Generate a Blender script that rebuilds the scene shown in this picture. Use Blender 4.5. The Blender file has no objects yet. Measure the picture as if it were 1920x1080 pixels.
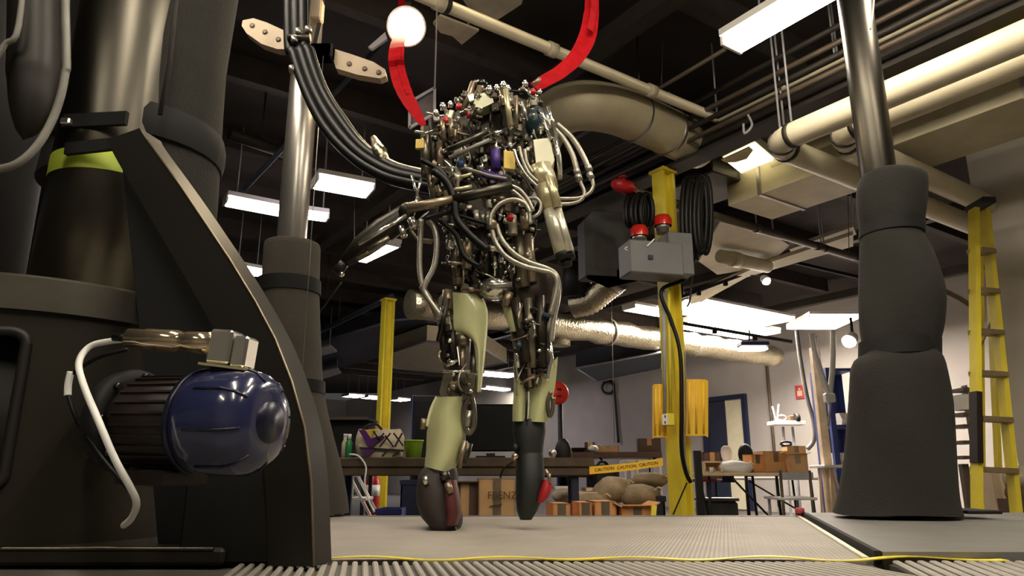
import bpy, math, random
from mathutils import Vector as Vec, Matrix
from math import sin, cos, pi, radians, atan2, sqrt

# ---------------------------------------------------------------- camera, world, exposure
S = bpy.context.scene
COL = S.collection
CAMZ = 0.666
TH = radians(14.5)
F = 1350.0
cam_d = bpy.data.cameras.new('camera')
cam_d.sensor_width = 36.0
cam_d.lens = F * 36.0 / 1920.0
cam_d.clip_start = 0.02
cam = bpy.data.objects.new('camera', cam_d)
COL.objects.link(cam)
cam.location = (0, 0, CAMZ)
cam.rotation_euler = (pi / 2 + TH, 0, 0)
S.camera = cam
S.view_settings.view_transform = 'Standard'
S.view_settings.look = 'None'
S.view_settings.gamma = 1.0
S.view_settings.use_curve_mapping = False
S.view_settings.exposure = 0.55
W = bpy.data.worlds.new('hall_ambient')
S.world = W
W.use_nodes = True
W.node_tree.nodes['Background'].inputs[0].default_value = (0.75, 0.72, 0.68, 1)
W.node_tree.nodes['Background'].inputs[1].default_value = 0.05
LAMP = 22.0          # radiance of the fluorescent diffusers
ZL = 2.95            # height of the hung lamps and ducts
ZC = 3.7             # ceiling height
random.seed(7)

# ---------------------------------------------------------------- measuring helpers
def ray(px, py):
    u, v = px - 960.0, py - 540.0
    return Vec((u, F * cos(TH) + v * sin(TH), F * sin(TH) - v * cos(TH)))
def P(px, py, Y):
    r = ray(px, py); k = Y / r.y
    return Vec((r.x * k, Y, CAMZ + r.z * k))
def PZ(px, py, z):
    r = ray(px, py); k = (z - CAMZ) / r.z
    return Vec((r.x * k, r.y * k, z))
def SC(px, py, Y):                       # metres per pixel there
    return Y / ray(px, py).y
def PL(px, py, p0, n):                   # on a plane
    r = ray(px, py); c = Vec((0, 0, CAMZ))
    k = (p0 - c).dot(n) / r.dot(n)
    return c + r * k
U = Vec((sin(radians(55.3)), cos(radians(55.3)), 0))
V = Vec((-U.y, U.x, 0))
Z = Vec((0, 0, 1)); X = Vec((1, 0, 0)); Yv = Vec((0, 1, 0))
def yaw(d):
    a = radians(d); return Vec((cos(a), sin(a), 0)), Vec((-sin(a), cos(a), 0))

# ---------------------------------------------------------------- materials
def lin(c):
    o = []
    for k in c:
        k = k / 255.0
        o.append(k / 12.92 if k <= 0.04045 else ((k + 0.055) / 1.055) ** 2.4)
    return o
MT = {}
def mat(name, rgb, rough=0.5, metal=0.0, var=0.18, scale=9.0, bump=0.0, bscale=60.0, coat=0.0, spec=None):
    m = bpy.data.materials.new(name); m.use_nodes = True
    nt = m.node_tree; b = nt.nodes['Principled BSDF']
    tc = nt.nodes.new('ShaderNodeTexCoord')
    nz = nt.nodes.new('ShaderNodeTexNoise'); nz.inputs['Scale'].default_value = scale; nz.inputs['Detail'].default_value = 5
    nt.links.new(tc.outputs['Object'], nz.inputs['Vector'])
    rp = nt.nodes.new('ShaderNodeValToRGB')
    c = lin(rgb)
    rp.color_ramp.elements[0].position = 0.3; rp.color_ramp.elements[1].position = 0.7
    rp.color_ramp.elements[0].color = [x * (1 - var) for x in c] + [1]
    rp.color_ramp.elements[1].color = [min(1, x * (1 + var)) for x in c] + [1]
    nt.links.new(nz.outputs['Fac'], rp.inputs['Fac'])
    nt.links.new(rp.outputs['Color'], b.inputs['Base Color'])
    b.inputs['Roughness'].default_value = rough
    b.inputs['Metallic'].default_value = metal
    if coat: b.inputs['Coat Weight'].default_value = coat; b.inputs['Coat Roughness'].default_value = 0.08
    if spec is not None: b.inputs['Specular IOR Level'].default_value = spec
    if bump:
        n2 = nt.nodes.new('ShaderNodeTexNoise'); n2.inputs['Scale'].default_value = bscale; n2.inputs['Detail'].default_value = 4
        nt.links.new(tc.outputs['Object'], n2.inputs['Vector'])
        bp = nt.nodes.new('ShaderNodeBump'); bp.inputs['Strength'].default_value = bump; bp.inputs['Distance'].default_value = 0.01
        nt.links.new(n2.outputs['Fac'], bp.inputs['Height']); nt.links.new(bp.outputs['Normal'], b.inputs['Normal'])
    MT[name] = m; return m
def emat(name, rgb, strength):
    m = bpy.data.materials.new(name); m.use_nodes = True
    b = m.node_tree.nodes['Principled BSDF']
    b.inputs['Base Color'].default_value = lin(rgb) + [1]
    b.inputs['Emission Color'].default_value = lin(rgb) + [1]
    b.inputs['Emission Strength'].default_value = strength
    MT[name] = m; return m

mat('concrete', (92, 88, 84), 0.7, bump=0.1)
mat('ceiling_dark', (50, 43, 39), 0.9, var=0.3, scale=2)
mat('joist', (56, 48, 42), 0.8)
mat('wall_grey', (166, 161, 155), 0.8, var=0.06, scale=2)
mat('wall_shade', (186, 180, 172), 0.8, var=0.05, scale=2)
mat('belt', (150, 143, 132), 0.65, var=0.1, scale=5, bump=0.15, bscale=300)
mat('rail_grey', (112, 110, 106), 0.55, var=0.12, scale=6)
mat('rib_rubber', (150, 145, 135), 0.6)
mat('mat_base', (90, 85, 78), 0.7)
mat('tape_yellow', (225, 205, 60), 0.5)
mat('foam', (38, 36, 32), 0.95, var=0.12, scale=6, bump=0.25, bscale=120)
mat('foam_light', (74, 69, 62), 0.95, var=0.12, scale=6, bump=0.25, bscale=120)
mat('foam_seam', (40, 37, 34), 0.95)
mat('velcro', (9, 9, 9), 0.8)
mat('steel', (172, 168, 160), 0.33, 0.8, var=0.08, scale=3)
mat('steel_dull', (88, 84, 76), 0.38, 1.0, var=0.1, scale=3)
mat('ring_steel', (120, 115, 104), 0.3, 0.85)
mat('drum_paint', (54, 51, 43), 0.38, 0.6, var=0.08, scale=3)
mat('fin_paint', (31, 27, 22), 0.5, 0.2, var=0.15, scale=5)
mat('fin_web', (14, 13, 13), 0.7)
mat('black', (10, 10, 10), 0.6)
mat('black_gloss', (12, 12, 13), 0.25)
mat('lime_tape', (172, 190, 60), 0.55)
mat('motor_brown', (34, 23, 18), 0.5, 0.1)
mat('blue_gloss', (40, 44, 78), 0.2, 0.0, coat=0.8)
mat('blue_dark', (20, 23, 46), 0.3)
mat('brass', (226, 204, 170), 0.14, 0.9, var=0.1)
mat('cable_white', (236, 236, 230), 0.4)
mat('cable_grey', (135, 132, 124), 0.45)
mat('hose_black', (13, 12, 11), 0.45, spec=0.3)
mat('red_web', (160, 8, 18), 0.8, var=0.2, scale=30, bump=0.1, bscale=200, spec=0.1)
mat('chrome', (230, 228, 218), 0.15, 0.9, var=0.04)
mat('gunmetal', (118, 111, 96), 0.32, 0.75, var=0.25, scale=20)
mat('darkmetal', (56, 51, 44), 0.38, 0.7, var=0.3, scale=20)
mat('tan_metal', (150, 134, 112), 0.35, 0.7, var=0.15, scale=20)
mat('gold', (208, 198, 158), 0.28, 0.6, var=0.1)
mat('braid', (172, 167, 152), 0.32, 0.6, var=0.2, scale=120)
mat('shell', (196, 198, 148), 0.22, 0.0, var=0.05, scale=8, coat=0.6)
mat('shell_edge', (228, 226, 190), 0.25)
mat('shoe', (44, 34, 30), 0.65, var=0.2, scale=20)
mat('shoe_black', (26, 28, 27), 0.55, var=0.2)
mat('shoe_red', (165, 28, 32), 0.5)
mat('tag_yellow', (232, 200, 92), 0.5)
mat('purple', (62, 32, 120), 0.5)
mat('teal', (42, 66, 74), 0.35)
mat('blue_bit', (60, 84, 130), 0.35)
mat('red_bit', (190, 20, 26), 0.3)
mat('yellow_paint', (232, 212, 62), 0.45, var=0.08, scale=6)
mat('yellow_guard', (252, 200, 60), 0.45, var=0.06)
mat('box_grey', (112, 112, 112), 0.5, var=0.05)
mat('box_grey_dark', (70, 71, 70), 0.55)
mat('red_lens', (205, 40, 22), 0.25, coat=0.5)
mat('pipe_white', (206, 196, 168), 0.5, var=0.08, scale=6)
mat('pipe_brown', (96, 84, 70), 0.5, 0.3)
mat('beam_dark', (48, 42, 36), 0.6, 0.2, var=0.2)
mat('duct_metal', (196, 186, 156), 0.5, 0.3, var=0.12, scale=5, bump=0.2, bscale=14)
mat('duct_dark', (60, 57, 50), 0.5, 0.5)
mat('duct_blue', (70, 76, 90), 0.55, 0.4)
mat('foil', (200, 192, 165), 0.28, 1.0, var=0.15, scale=20, bump=0.9, bscale=40)
mat('plate_cream', (196, 176, 150), 0.6, var=0.1)
mat('sheet_cream', (190, 180, 160), 0.7)
mat('frame_pale', (165, 165, 170), 0.5)
mat('screen_grey', (80, 78, 80), 0.5)
mat('wood_dark', (76, 62, 44), 0.55, var=0.25, scale=14)
mat('wood_light', (226, 200, 164), 0.6, var=0.12)
mat('cardboard', (204, 162, 112), 0.8, var=0.1, scale=10)
mat('cardboard_orange', (220, 156, 96), 0.8, var=0.1, scale=10)
mat('cardboard_dark', (104, 82, 68), 0.8)
mat('print_brown', (92, 66, 44), 0.8)
mat('sack', (172, 152, 122), 0.9, var=0.2, scale=12, bump=0.4, bscale=60)
mat('white_plastic', (232, 230, 224), 0.45, var=0.04)
mat('white_cloth', (240, 236, 228), 0.8, var=0.05)
mat('navy', (28, 34, 62), 0.5)
mat('navy_door', (38, 44, 62), 0.5)
mat('blue_crate', (40, 52, 120), 0.5)
mat('blue_rack', (52, 66, 125), 0.5)
mat('pale_room', (216, 210, 180), 0.8, var=0.04)
mat('orange_post', (236, 214, 180), 0.6)
mat('lime_bin', (150, 190, 50), 0.5)
mat('green_liquid', (60, 150, 90), 0.4)
mat('extinguisher_red', (165, 24, 30), 0.35)
mat('bell_red', (232, 48, 34), 0.4)
mat('sign_red', (170, 60, 66), 0.6)
mat('bag_purple', (88, 30, 110), 0.8)
mat('bag_cream', (214, 200, 170), 0.8)
mat('bag_dark', (40, 34, 36), 0.8)
mat('bag_yellow', (222, 190, 50), 0.8)
mat('rung', (150, 130, 100), 0.45, 0.5)
mat('thigh_brown', (62, 52, 42), 0.35, 0.4)
emat('lamp_white', (255, 246, 232), LAMP)
emat('lamp_warm', (255, 243, 222), LAMP * 1.2)
emat('lamp_pink', (255, 240, 250), LAMP)
emat('lamp_far', (255, 240, 226), 36.0)
mat('barrel', (218, 213, 192), 0.28, 0.55, var=0.05)
mat('boot_trim', (84, 34, 34), 0.55)
emat('flood', (255, 232, 190), 120.0)
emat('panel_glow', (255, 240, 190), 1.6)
emat('led_white', (255, 250, 250), 12.0)

# fine moulded ribs of the belt: too fine to build one by one
_nt = MT['belt'].node_tree; _b = _nt.nodes['Principled BSDF']
_tc = _nt.nodes.new('ShaderNodeTexCoord'); _mp = _nt.nodes.new('ShaderNodeMapping'); _mp.inputs['Rotation'].default_value = (0, 0, radians(16))
_wv = _nt.nodes.new('ShaderNodeTexWave'); _wv.inputs['Scale'].default_value = 32.0; _wv.inputs['Distortion'].default_value = 0.15
_nt.links.new(_tc.outputs['Object'], _mp.inputs['Vector']); _nt.links.new(_mp.outputs['Vector'], _wv.inputs['Vector'])
_bp = _nt.nodes.new('ShaderNodeBump'); _bp.inputs['Strength'].default_value = 0.35; _bp.inputs['Distance'].default_value = 0.003
_nt.links.new(_wv.outputs['Fac'], _bp.inputs['Height']); _nt.links.new(_bp.outputs['Normal'], _b.inputs['Normal'])

# ---------------------------------------------------------------- mesh helpers
ORG = {}
def spline(pts, sub=6):
    pts = [Vec(p) for p in pts]
    if len(pts) < 3: return pts
    out = []
    for i in range(len(pts) - 1):
        p0 = pts[max(i - 1, 0)]; p1 = pts[i]; p2 = pts[i + 1]; p3 = pts[min(i + 2, len(pts) - 1)]
        for k in range(sub):
            t = k / sub
            out.append(0.5 * ((2 * p1) + (p2 - p0) * t + (2 * p0 - 5 * p1 + 4 * p2 - p3) * t * t + (3 * p1 - p0 - 3 * p2 + p3) * t ** 3))
    out.append(pts[-1]); return out
class MB:
    def __init__(s): s.v = []; s.f = []; s.sm = []
    def add(s, vs, fs, smooth=False):
        o = len(s.v); s.v += [Vec(p) for p in vs]
        for f in fs: s.f.append([i + o for i in f]); s.sm.append(smooth)
        return s
    def box(s, c, a, b, h, bev=0.0):      # half vectors
        c = Vec(c)
        if bev:
            la, lb, lh = a.length, b.length, h.length; bev = min(bev, la * .45, lb * .45, lh * .45)
            ua, ub, uh = a / la, b / lb, h / lh
            vs = []; idx = {}
            for sx in (-1, 1):
                for sy in (-1, 1):
                    for sz in (-1, 1):
                        for ax in range(3):
                            d = [la - bev, lb - bev, lh - bev]; d[ax] += bev
                            idx[(sx, sy, sz, ax)] = len(vs)
                            vs.append(c + ua * sx * d[0] + ub * sy * d[1] + uh * sz * d[2])
            fs = []
            def q(l): fs.append([idx[k] for k in l])
            for sg in (-1, 1):
                r = [(-1, -1), (1, -1), (1, 1), (-1, 1)]
                q([(sg, y, z, 0) for y, z in r][::sg]); q([(x, sg, z, 1) for x, z in r][::-sg]); q([(x, y, sg, 2) for x, y in r][::sg])
            for i in (-1, 1):
                for j in (-1, 1):
                    q([(i, j, -1, 0), (i, j, -1, 1), (i, j, 1, 1), (i, j, 1, 0)][::i * j])
                    q([(i, -1, j, 0), (i, 1, j, 0), (i, 1, j, 2), (i, -1, j, 2)][::-i * j * -1])
                    q([(-1, i, j, 1), (1, i, j, 1), (1, i, j, 2), (-1, i, j, 2)][::i * j])
                    for k in (-1, 1): q([(i, j, k, 0), (i, j, k, 1), (i, j, k, 2)][::i * j * k])
            return s.add(vs, fs)
        vs = [c + a * i + b * j + h * k for i in (-1, 1) for j in (-1, 1) for k in (-1, 1)]
        return s.add(vs, [(0, 1, 3, 2), (4, 6, 7, 5), (0, 4, 5, 1), (2, 3, 7, 6), (0, 2, 6, 4), (1, 5, 7, 3)])
    def bar(s, p, q, w, t, up=None, bev=0.0):   # rectangular bar from p to q
        p = Vec(p); q = Vec(q); d = q - p
        up = Vec(up) if up is not None else (Z if abs(d.normalized().z) < 0.9 else Yv)
        side = d.cross(up).normalized(); upn = side.cross(d).normalized()
        return s.box((p + q) / 2, d / 2, side * w / 2, upn * t / 2, bev)
    def tube(s, pts, r, n=8, caps=True, flat=1.0):
        pts = [Vec(p) for p in pts]; m = len(pts)
        rs = r if isinstance(r, (list, tuple)) else [r] * m
        vs = []; fs = []; prev = None
        for i in range(m):
            t = (pts[min(i + 1, m - 1)] - pts[max(i - 1, 0)]).normalized()
            if prev is None:
                a = Z if abs(t.z) < 0.9 else X
                nrm = (a - t * a.dot(t)).normalized()
            else:
                nrm = prev - t * prev.dot(t)
                nrm = nrm.normalized() if nrm.length > 1e-6 else prev
            prev = nrm; bn = t.cross(nrm)
            for k in range(n):
                an = 2 * pi * k / n
                vs.append(pts[i] + (nrm * cos(an) + bn * sin(an) * flat) * rs[i])
        for i in range(m - 1):
            for k in range(n):
                k2 = (k + 1) % n
                fs.append((i * n + k, i * n + k2, (i + 1) * n + k2, (i + 1) * n + k))
        s.add(vs, fs, True)
        if caps:
            o = len(s.v) - len(vs)
            s.f.append([o + k for k in range(n)][::-1]); s.sm.append(False)
            s.f.append([o + (m - 1) * n + k for k in range(n)]); s.sm.append(False)
        return s
    def lathe(s, prof, c, axis=Z, n=24, caps=True, wob=None):   # prof: (h, r)
        axis = Vec(axis).normalized(); a = X if abs(axis.x) < 0.8 else Yv
        e1 = (a - axis * a.dot(axis)).normalized(); e2 = axis.cross(e1); c = Vec(c)
        vs = []; fs = []
        for j, (h, r) in enumerate(prof):
            for k in range(n):
                an = 2 * pi * k / n; rr = r * (wob(an, h) if wob else 1)
                vs.append(c + axis * h + (e1 * cos(an) + e2 * sin(an)) * rr)
        for j in range(len(prof) - 1):
            for k in range(n):
                k2 = (k + 1) % n
                fs.append((j * n + k, j * n + k2, (j + 1) * n + k2, (j + 1) * n + k))
        s.add(vs, fs, True)
        if caps:
            o = len(s.v) - len(vs)
            s.f.append([o + k for k in range(n)][::-1]); s.sm.append(False)
            s.f.append([o + (len(prof) - 1) * n + k for k in range(n)]); s.sm.append(False)
        return s
    def ball(s, c, r, n=10, sc=(1, 1, 1)):
        vs = []; fs = []; m = max(4, n // 2)
        for j in range(m + 1):
            ph = pi * j / m
            for k in range(n):
                an = 2 * pi * k / n
                vs.append(Vec(c) + Vec((sin(ph) * cos(an) * r * sc[0], sin(ph) * sin(an) * r * sc[1], -cos(ph) * r * sc[2])))
        for j in range(m):
            for k in range(n):
                k2 = (k + 1) % n; fs.append((j * n + k, j * n + k2, (j + 1) * n + k2, (j + 1) * n + k))
        return s.add(vs, fs, True)
    def prism(s, poly, ex, smooth=False):    # polygon of points, extruded by a vector
        poly = [Vec(p) for p in poly]; n = len(poly); ex = Vec(ex)
        vs = poly + [p + ex for p in poly]
        s.add(vs, [list(range(n))[::-1], [n + i for i in range(n)]])
        o = len(s.v) - 2 * n
        for i in range(n):
            j = (i + 1) % n; s.f.append([o + i, o + j, o + n + j, o + n + i]); s.sm.append(smooth)
        return s
    def ribbon(s, pts, sides, th):           # flat strap through pts; sides = half width vectors
        vs = []; fs = []; m = len(pts)
        for i in range(m):
            t = (pts[min(i + 1, m - 1)] - pts[max(i - 1, 0)]).normalized()
            w = sides[i]; nn = t.cross(w).normalized() * th / 2
            vs += [pts[i] - w - nn, pts[i] + w - nn, pts[i] + w + nn, pts[i] - w + nn]
        for i in range(m - 1):
            for k in range(4):
                k2 = (k + 1) % 4; fs.append((4 * i + k, 4 * i + k2, 4 * i + 4 + k2, 4 * i + 4 + k))
        fs.append((3, 2, 1, 0)); o = 4 * (m - 1); fs.append((o, o + 1, o + 2, o + 3))
        return s.add(vs, fs)
    def grid(s, rows, smooth=True):
        n = len(rows[0]); vs = [p for r in rows for p in r]
        return s.add(vs, [(j * n + i, j * n + i + 1, (j + 1) * n + i + 1, (j + 1) * n + i) for j in range(len(rows) - 1) for i in range(n - 1)], smooth)
    def build(s, name, m, parent=None, label=None):
        import bmesh
        if parent is not None: org = ORG[parent.name]
        else:
            lo = Vec([min(p[i] for p in s.v) for i in range(3)]); hi = Vec([max(p[i] for p in s.v) for i in range(3)])
            org = Vec(((lo.x + hi.x) / 2, (lo.y + hi.y) / 2, lo.z))
        me = bpy.data.meshes.new(name)
        me.from_pydata([p - org for p in s.v], [], s.f)
        me.polygons.foreach_set('use_smooth', s.sm)
        bm = bmesh.new(); bm.from_mesh(me); bmesh.ops.recalc_face_normals(bm, faces=bm.faces); bm.to_mesh(me); bm.free()
        me.materials.append(MT[m]); me.update()
        o = bpy.data.objects.new(name, me); COL.objects.link(o)
        if parent is not None: o.parent = parent
        else: o.location = org
        ORG[o.name] = org
        if label: o['label'] = label
        return o
def tag(o, label, cat, group=None, kind=None):
    o['label'] = label; o['category'] = cat
    if group: o['group'] = group
    if kind: o['kind'] = kind
    return o
def struct(o, label=None):
    o['kind'] = 'structure'
    if label: o['label'] = label
    return o
def thing(name, label, cat, loc, group=None):
    e = bpy.data.objects.new(name, None); e.empty_display_size = 0.05; COL.objects.link(e)
    e.location = loc; ORG[e.name] = Vec(loc)
    return tag(e, label, cat, group)
def text(name, body, size, c, ex, ey, m, parent):     # flat lettering as mesh
    cu = bpy.data.curves.new(name, 'FONT'); cu.body = body; cu.size = size; cu.align_x = 'CENTER'; cu.align_y = 'CENTER'; cu.extrude = 0.0005; cu.resolution_u = 2
    t = bpy.data.objects.new(name + '_tmp', cu); COL.objects.link(t)
    dg = bpy.context.evaluated_depsgraph_get(); dg.update()
    me = bpy.data.meshes.new_from_object(t.evaluated_get(dg))
    bpy.data.objects.remove(t); me.materials.clear(); me.materials.append(MT[m])
    ex = ex.normalized(); ey = ey.normalized(); ez = ex.cross(ey)
    M4 = Matrix(((ex.x, ey.x, ez.x, 0), (ex.y, ey.y, ez.y, 0), (ex.z, ey.z, ez.z, 0), (0, 0, 0, 1)))
    me.transform(Matrix.Translation(Vec(c) - ORG[parent.name]) @ M4)
    o = bpy.data.objects.new(name, me); COL.objects.link(o); o.parent = parent; ORG[o.name] = ORG[parent.name]
    return o

# ================================================================ THE SETTING
m = MB().box((2, 12, -0.05), X * 22, Yv * 16, Z * 0.05); struct(m.build('floor', 'concrete'), 'grey concrete shop floor')
ceil = struct(MB().box((2, 12, ZC + 0.05), X * 22, Yv * 16, Z * 0.05).build('ceiling', 'ceiling_dark'), 'dark exposed ceiling with joists')
for i in range(-6, 16):                       # joists run along U
    c = V * (i * 1.25) + Vec((0.5, 2, ZC - 0.1))
    MB().box(c, U * 9, V * 0.045, Z * 0.1).build('joist', 'joist', ceil)
for i in range(-2, 5):
    c = U * (i * 2.6) + Vec((-2, 8, ZC - 0.26))
    MB().box(c, V * 9, U * 0.06, Z * 0.06).build('girder', 'beam_dark', ceil)

# back wall runs along V through the door
WP = P(1405, 740, 14.0); WP.z = 0
WN = Vec((-U.x, -U.y, 0))                    # faces the camera side
def wallp(px, py, off=0.0): return PL(px, py, WP + WN * off, WN)
wb = struct(MB().box(WP + V * 6 + U * 0.1 + Z * 1.85, V * 15, U * 0.1, Z * 1.85).build('wall_back', 'wall_grey'), 'long pale grey painted back wall')
w2 = WP + V * 20.5
struct(MB().box(w2 - U * 9 + Z * 1.85, U * 10, V * 0.1, Z * 1.85).build('wall_far', 'wall_grey'), 'distant grey wall beyond the left bench')
we = P(1812, 300, 5.2)
wr = struct(MB().box(Vec((we.x, we.y, ZC / 2)) - V * 2.2 + U * 0.1, V * 2.2, U * 0.1, Z * ZC / 2).build('wall_right', 'wall_shade'), 'plain grey wall end behind the step ladder')
struct(MB().box((1, -4.6, ZC / 2), X * 9, Yv * .1, Z * ZC / 2).build('wall_front', 'wall_grey'), 'pale grey wall behind the camera')
# door with dark frame, one dark leaf shut and one pale leaf
d1 = wallp(1405, 800); d0 = wallp(1322, 800)
zt = 2.18
dw = (d0 - d1).length
door = thing('door_1', 'dark navy double door with one pale leaf in the back wall', 'door', (d1.x, d1.y, 0)); del door['category']; door['kind'] = 'structure'
def wbox(p, l, t, z0, z1, off):             # box on back wall starting at p going along V
    c = Vec((p.x, p.y, 0)) + V * l / 2 + WN * (off + t / 2) + Z * (z0 + z1) / 2
    return MB().box(c, V * l / 2, WN * t / 2, Z * (z1 - z0) / 2)
wbox(d1, 0.09, 0.08, 0, zt, 0).build('door_jamb', 'navy', door)
wbox(d1 + V * (dw - 0.09), 0.09, 0.08, 0, zt, 0).build('door_jamb', 'navy', door)
wbox(d1 + V * 0.09, dw - 0.18, 0.08, zt - 0.09, zt, 0).build('door_head', 'navy', door)
wbox(d1 + V * 0.09, (dw - 0.18) * 0.46, 0.04, 0.02, zt - 0.09, 0).build('door_leaf', 'pale_room', door, 'pale cream door leaf')
wbox(d1 + V * (0.09 + (dw - 0.18) * 0.46), (dw - 0.18) * 0.54, 0.05, 0.02, zt - 0.09, 0).build('door_leaf', 'navy_door', door, 'dark navy door leaf')
# conduit strip on the wall
cp = wallp(1446, 760)
struct(MB().tube([Vec((cp.x, cp.y, 0.1)) + WN * .03, Vec((cp.x, cp.y, 3.0)) + WN * .03], 0.03).build('trim_1', 'pipe_brown'), 'thin dark conduit running up the back wall')

# ================================================================ TREADMILL DECK
DZ = 0.5
YF = 3.06
tread = thing('treadmill', 'wide grey treadmill deck with ribbed mats under the robot', 'treadmill', (0.2, 1.9, 0))
def dk(px, py): return PZ(px, py, DZ)
b0 = dk(1502, 968); b1 = dk(1640, 1050)
bd = (b0 - b1).normalized()                 # belt right edge direction (away)
YT = 1.535                                   # yellow line
bl = b1 - bd * 0.02
beltpoly = [Vec((-1.6, YT, DZ)), Vec((b1.x, YT, DZ)), Vec((b0.x, YF, DZ)), Vec((-1.9, YF, DZ))]
MB().prism([p - Z * 0.03 for p in beltpoly], Z * 0.03).build('belt', 'belt', tread, 'smooth pale grey belt')
fr = [Vec((-1.9, 0.6, 0.3)), Vec((3.1, 0.6, 0.3)), Vec((3.1, YF + .02, 0.3)), Vec((-1.9, YF + .02, 0.3))]
MB().prism(fr, Z * (DZ - 0.035 - 0.3)).build('frame', 'rail_grey', tread)
for fx in (-1.7, 0.0, 1.6, 2.9):
    for fy in (0.8, 2.8): MB().box((fx, fy, 0.15), X * .06, Yv * .06, Z * .15).build('leg', 'darkmetal', tread)
# right side plate, a little proud of the belt
q0 = b0 + X * 0.02; q1 = Vec((b1.x + 0.02, YT, DZ))
side = [q1, Vec((3.05, YT - 0.05, DZ)), Vec((3.05, YF, DZ)), Vec((q0.x, YF, DZ))]
MB().prism([p - Z * 0.03 for p in side], Z * 0.045).build('side_plate', 'rail_grey', tread, 'smooth mid grey side plate')
MB().bar(b0 + Vec((0.01, 0, 0.004)), Vec((b1.x + .01, YT, DZ + .004)), 0.012, 0.026).build('edge_strip', 'velcro', tread, 'dark gap strip beside the belt')
MB().bar(b0 + Vec((-0.014, 0, 0.002)), Vec((b1.x - .014, YT, DZ + .002)), 0.012, 0.006).build('edge_trim', 'shell_edge', tread, 'pale edge of the belt')  # paler strip along the belt's right side
MB().bar(Vec((-1.9, YF + .015, DZ - .02)), Vec((3.05, YF + .015, DZ - .02)), 0.03, 0.045).build('rear_lip', 'rail_grey', tread)
# near ribbed mats: base + ribs, each rib a piece
MB().prism([Vec((-1.0, 0.95, DZ - .035)), Vec((0.62, 0.95, DZ - .035)), Vec((b1.x - .02, YT - .03, DZ - .035)), Vec((-1.0, YT - .03, DZ - .035))], Z * 0.028).build('mat_base', 'mat_base', tread)
MB().prism([Vec((0.64, 0.95, DZ - .035)), Vec((2.4, 0.95, DZ - .035)), Vec((2.4, YT - .02, DZ - .035)), Vec((b1.x + .02, YT - .02, DZ - .035))], Z * 0.028).build('mat_base', 'mat_base', tread)
rib = None
def ribs(x0, x1, dirdeg, y0, y1, pitch, w):
    global rib
    d = Vec((sin(radians(dirdeg)), cos(radians(dirdeg)), 0)); L = (y1 - y0) / d.y
    n = int((x1 - x0) / pitch)
    for i in range(n):
        st = Vec((x0 + i * pitch, y1, DZ - 0.004))
        if rib is None or rib[1] != dirdeg:
            o = MB().bar(st, st - d * L, w, 0.012, bev=0.003).build('rib', 'rib_rubber', tread); rib = (o, dirdeg, st)
        else:
            o = rib[0].copy(); COL.objects.link(o); o.parent = tread; o.location = st - rib[2]
ribs(-0.52, b1.x - 0.06, -11.4, 1.15, YT - .045, 0.0195, 0.011)
ribs(b1.x + 0.03, 2.3, 16.0, 1.15, YT - .03, 0.024, 0.014)
# peeling yellow edge tape
tp = []
for i in range(60):
    t = i / 59; x = -0.36 + t * 1.33
    tp.append(Vec((x, YT - .015 + 0.012 * sin(t * 23) * (0.4 + t), DZ + .004 + 0.003 * sin(t * 31))))
MB().ribbon(tp, [Yv * (0.007 + 0.006 * abs(sin(i * .35))) for i in range(60)], 0.002).build('edge_tape', 'tape_yellow', tread, 'worn yellow edge tape')

# ================================================================ LEFT MACHINE (foreground tower)
C1 = Vec((-1.16, 1.75, 0)); C2 = Vec((-1.05, 1.75, 0))
tower = thing('gantry_tower', 'large dark metal gantry tower with round drum base at the left edge', 'machine', (C1.x, C1.y, DZ))
# drum with a window
n = 72; R = 0.38; z0, z1 = DZ + .03, 0.985
zs = [z0, 0.60, 0.64, 0.66, 0.92, 0.94, z1]
mb = MB()
def inwin(a, za, zb):
    return -88 < a < -61 and za >= 0.639 and zb <= 0.941
rows = []
for zz in zs:
    rows.append([C1 + Vec((cos(radians(k * 5 - 180)) * R, sin(radians(k * 5 - 180)) * R, zz)) for k in range(73)])
vs = [p for r in rows for p in r]; fs = []
for j in range(len(zs) - 1):
    for k in range(72):
        a = k * 5 - 177.5
        if inwin(a, zs[j], zs[j + 1]): continue
        fs.append((j * 73 + k, j * 73 + k + 1, (j + 1) * 73 + k + 1, (j + 1) * 73 + k))
mb.add(vs, fs, True); drum = mb.build('drum', 'drum_paint', tower)
MB().lathe([(z0, R - .05), (z1, R - .05)], C1, n=48).build('drum_core', 'black', tower)
# rounded rim of the window
def dp(a, zz, rr=R): return C1 + Vec((cos(radians(a)) * rr, sin(radians(a)) * rr, zz))
rim = []
for (ca, cz, s0) in ((-64, 0.915, 0), (-86, 0.915, 90), (-86, 0.665, 180), (-64, 0.665, 270)):
    for k in range(6):
        th = radians(s0 + k * 18); rim.append(dp(ca + 4.0 * cos(th), cz + 0.026 * sin(th), R + .002))
rim.append(rim[0])
MB().tube(rim, 0.011, 8, caps=False).build('window_rim', 'fin_paint', drum, 'rounded dark rim of the drum opening')
MB().tube(spline([dp(-80, .9, R - .02), dp(-72, .85, R - .02), dp(-76, .76, R - .015), dp(-70, .73, R - .02), dp(-66, .745, R - .02)]), 0.004).build('inner_cable', 'cable_grey', tower)
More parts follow.
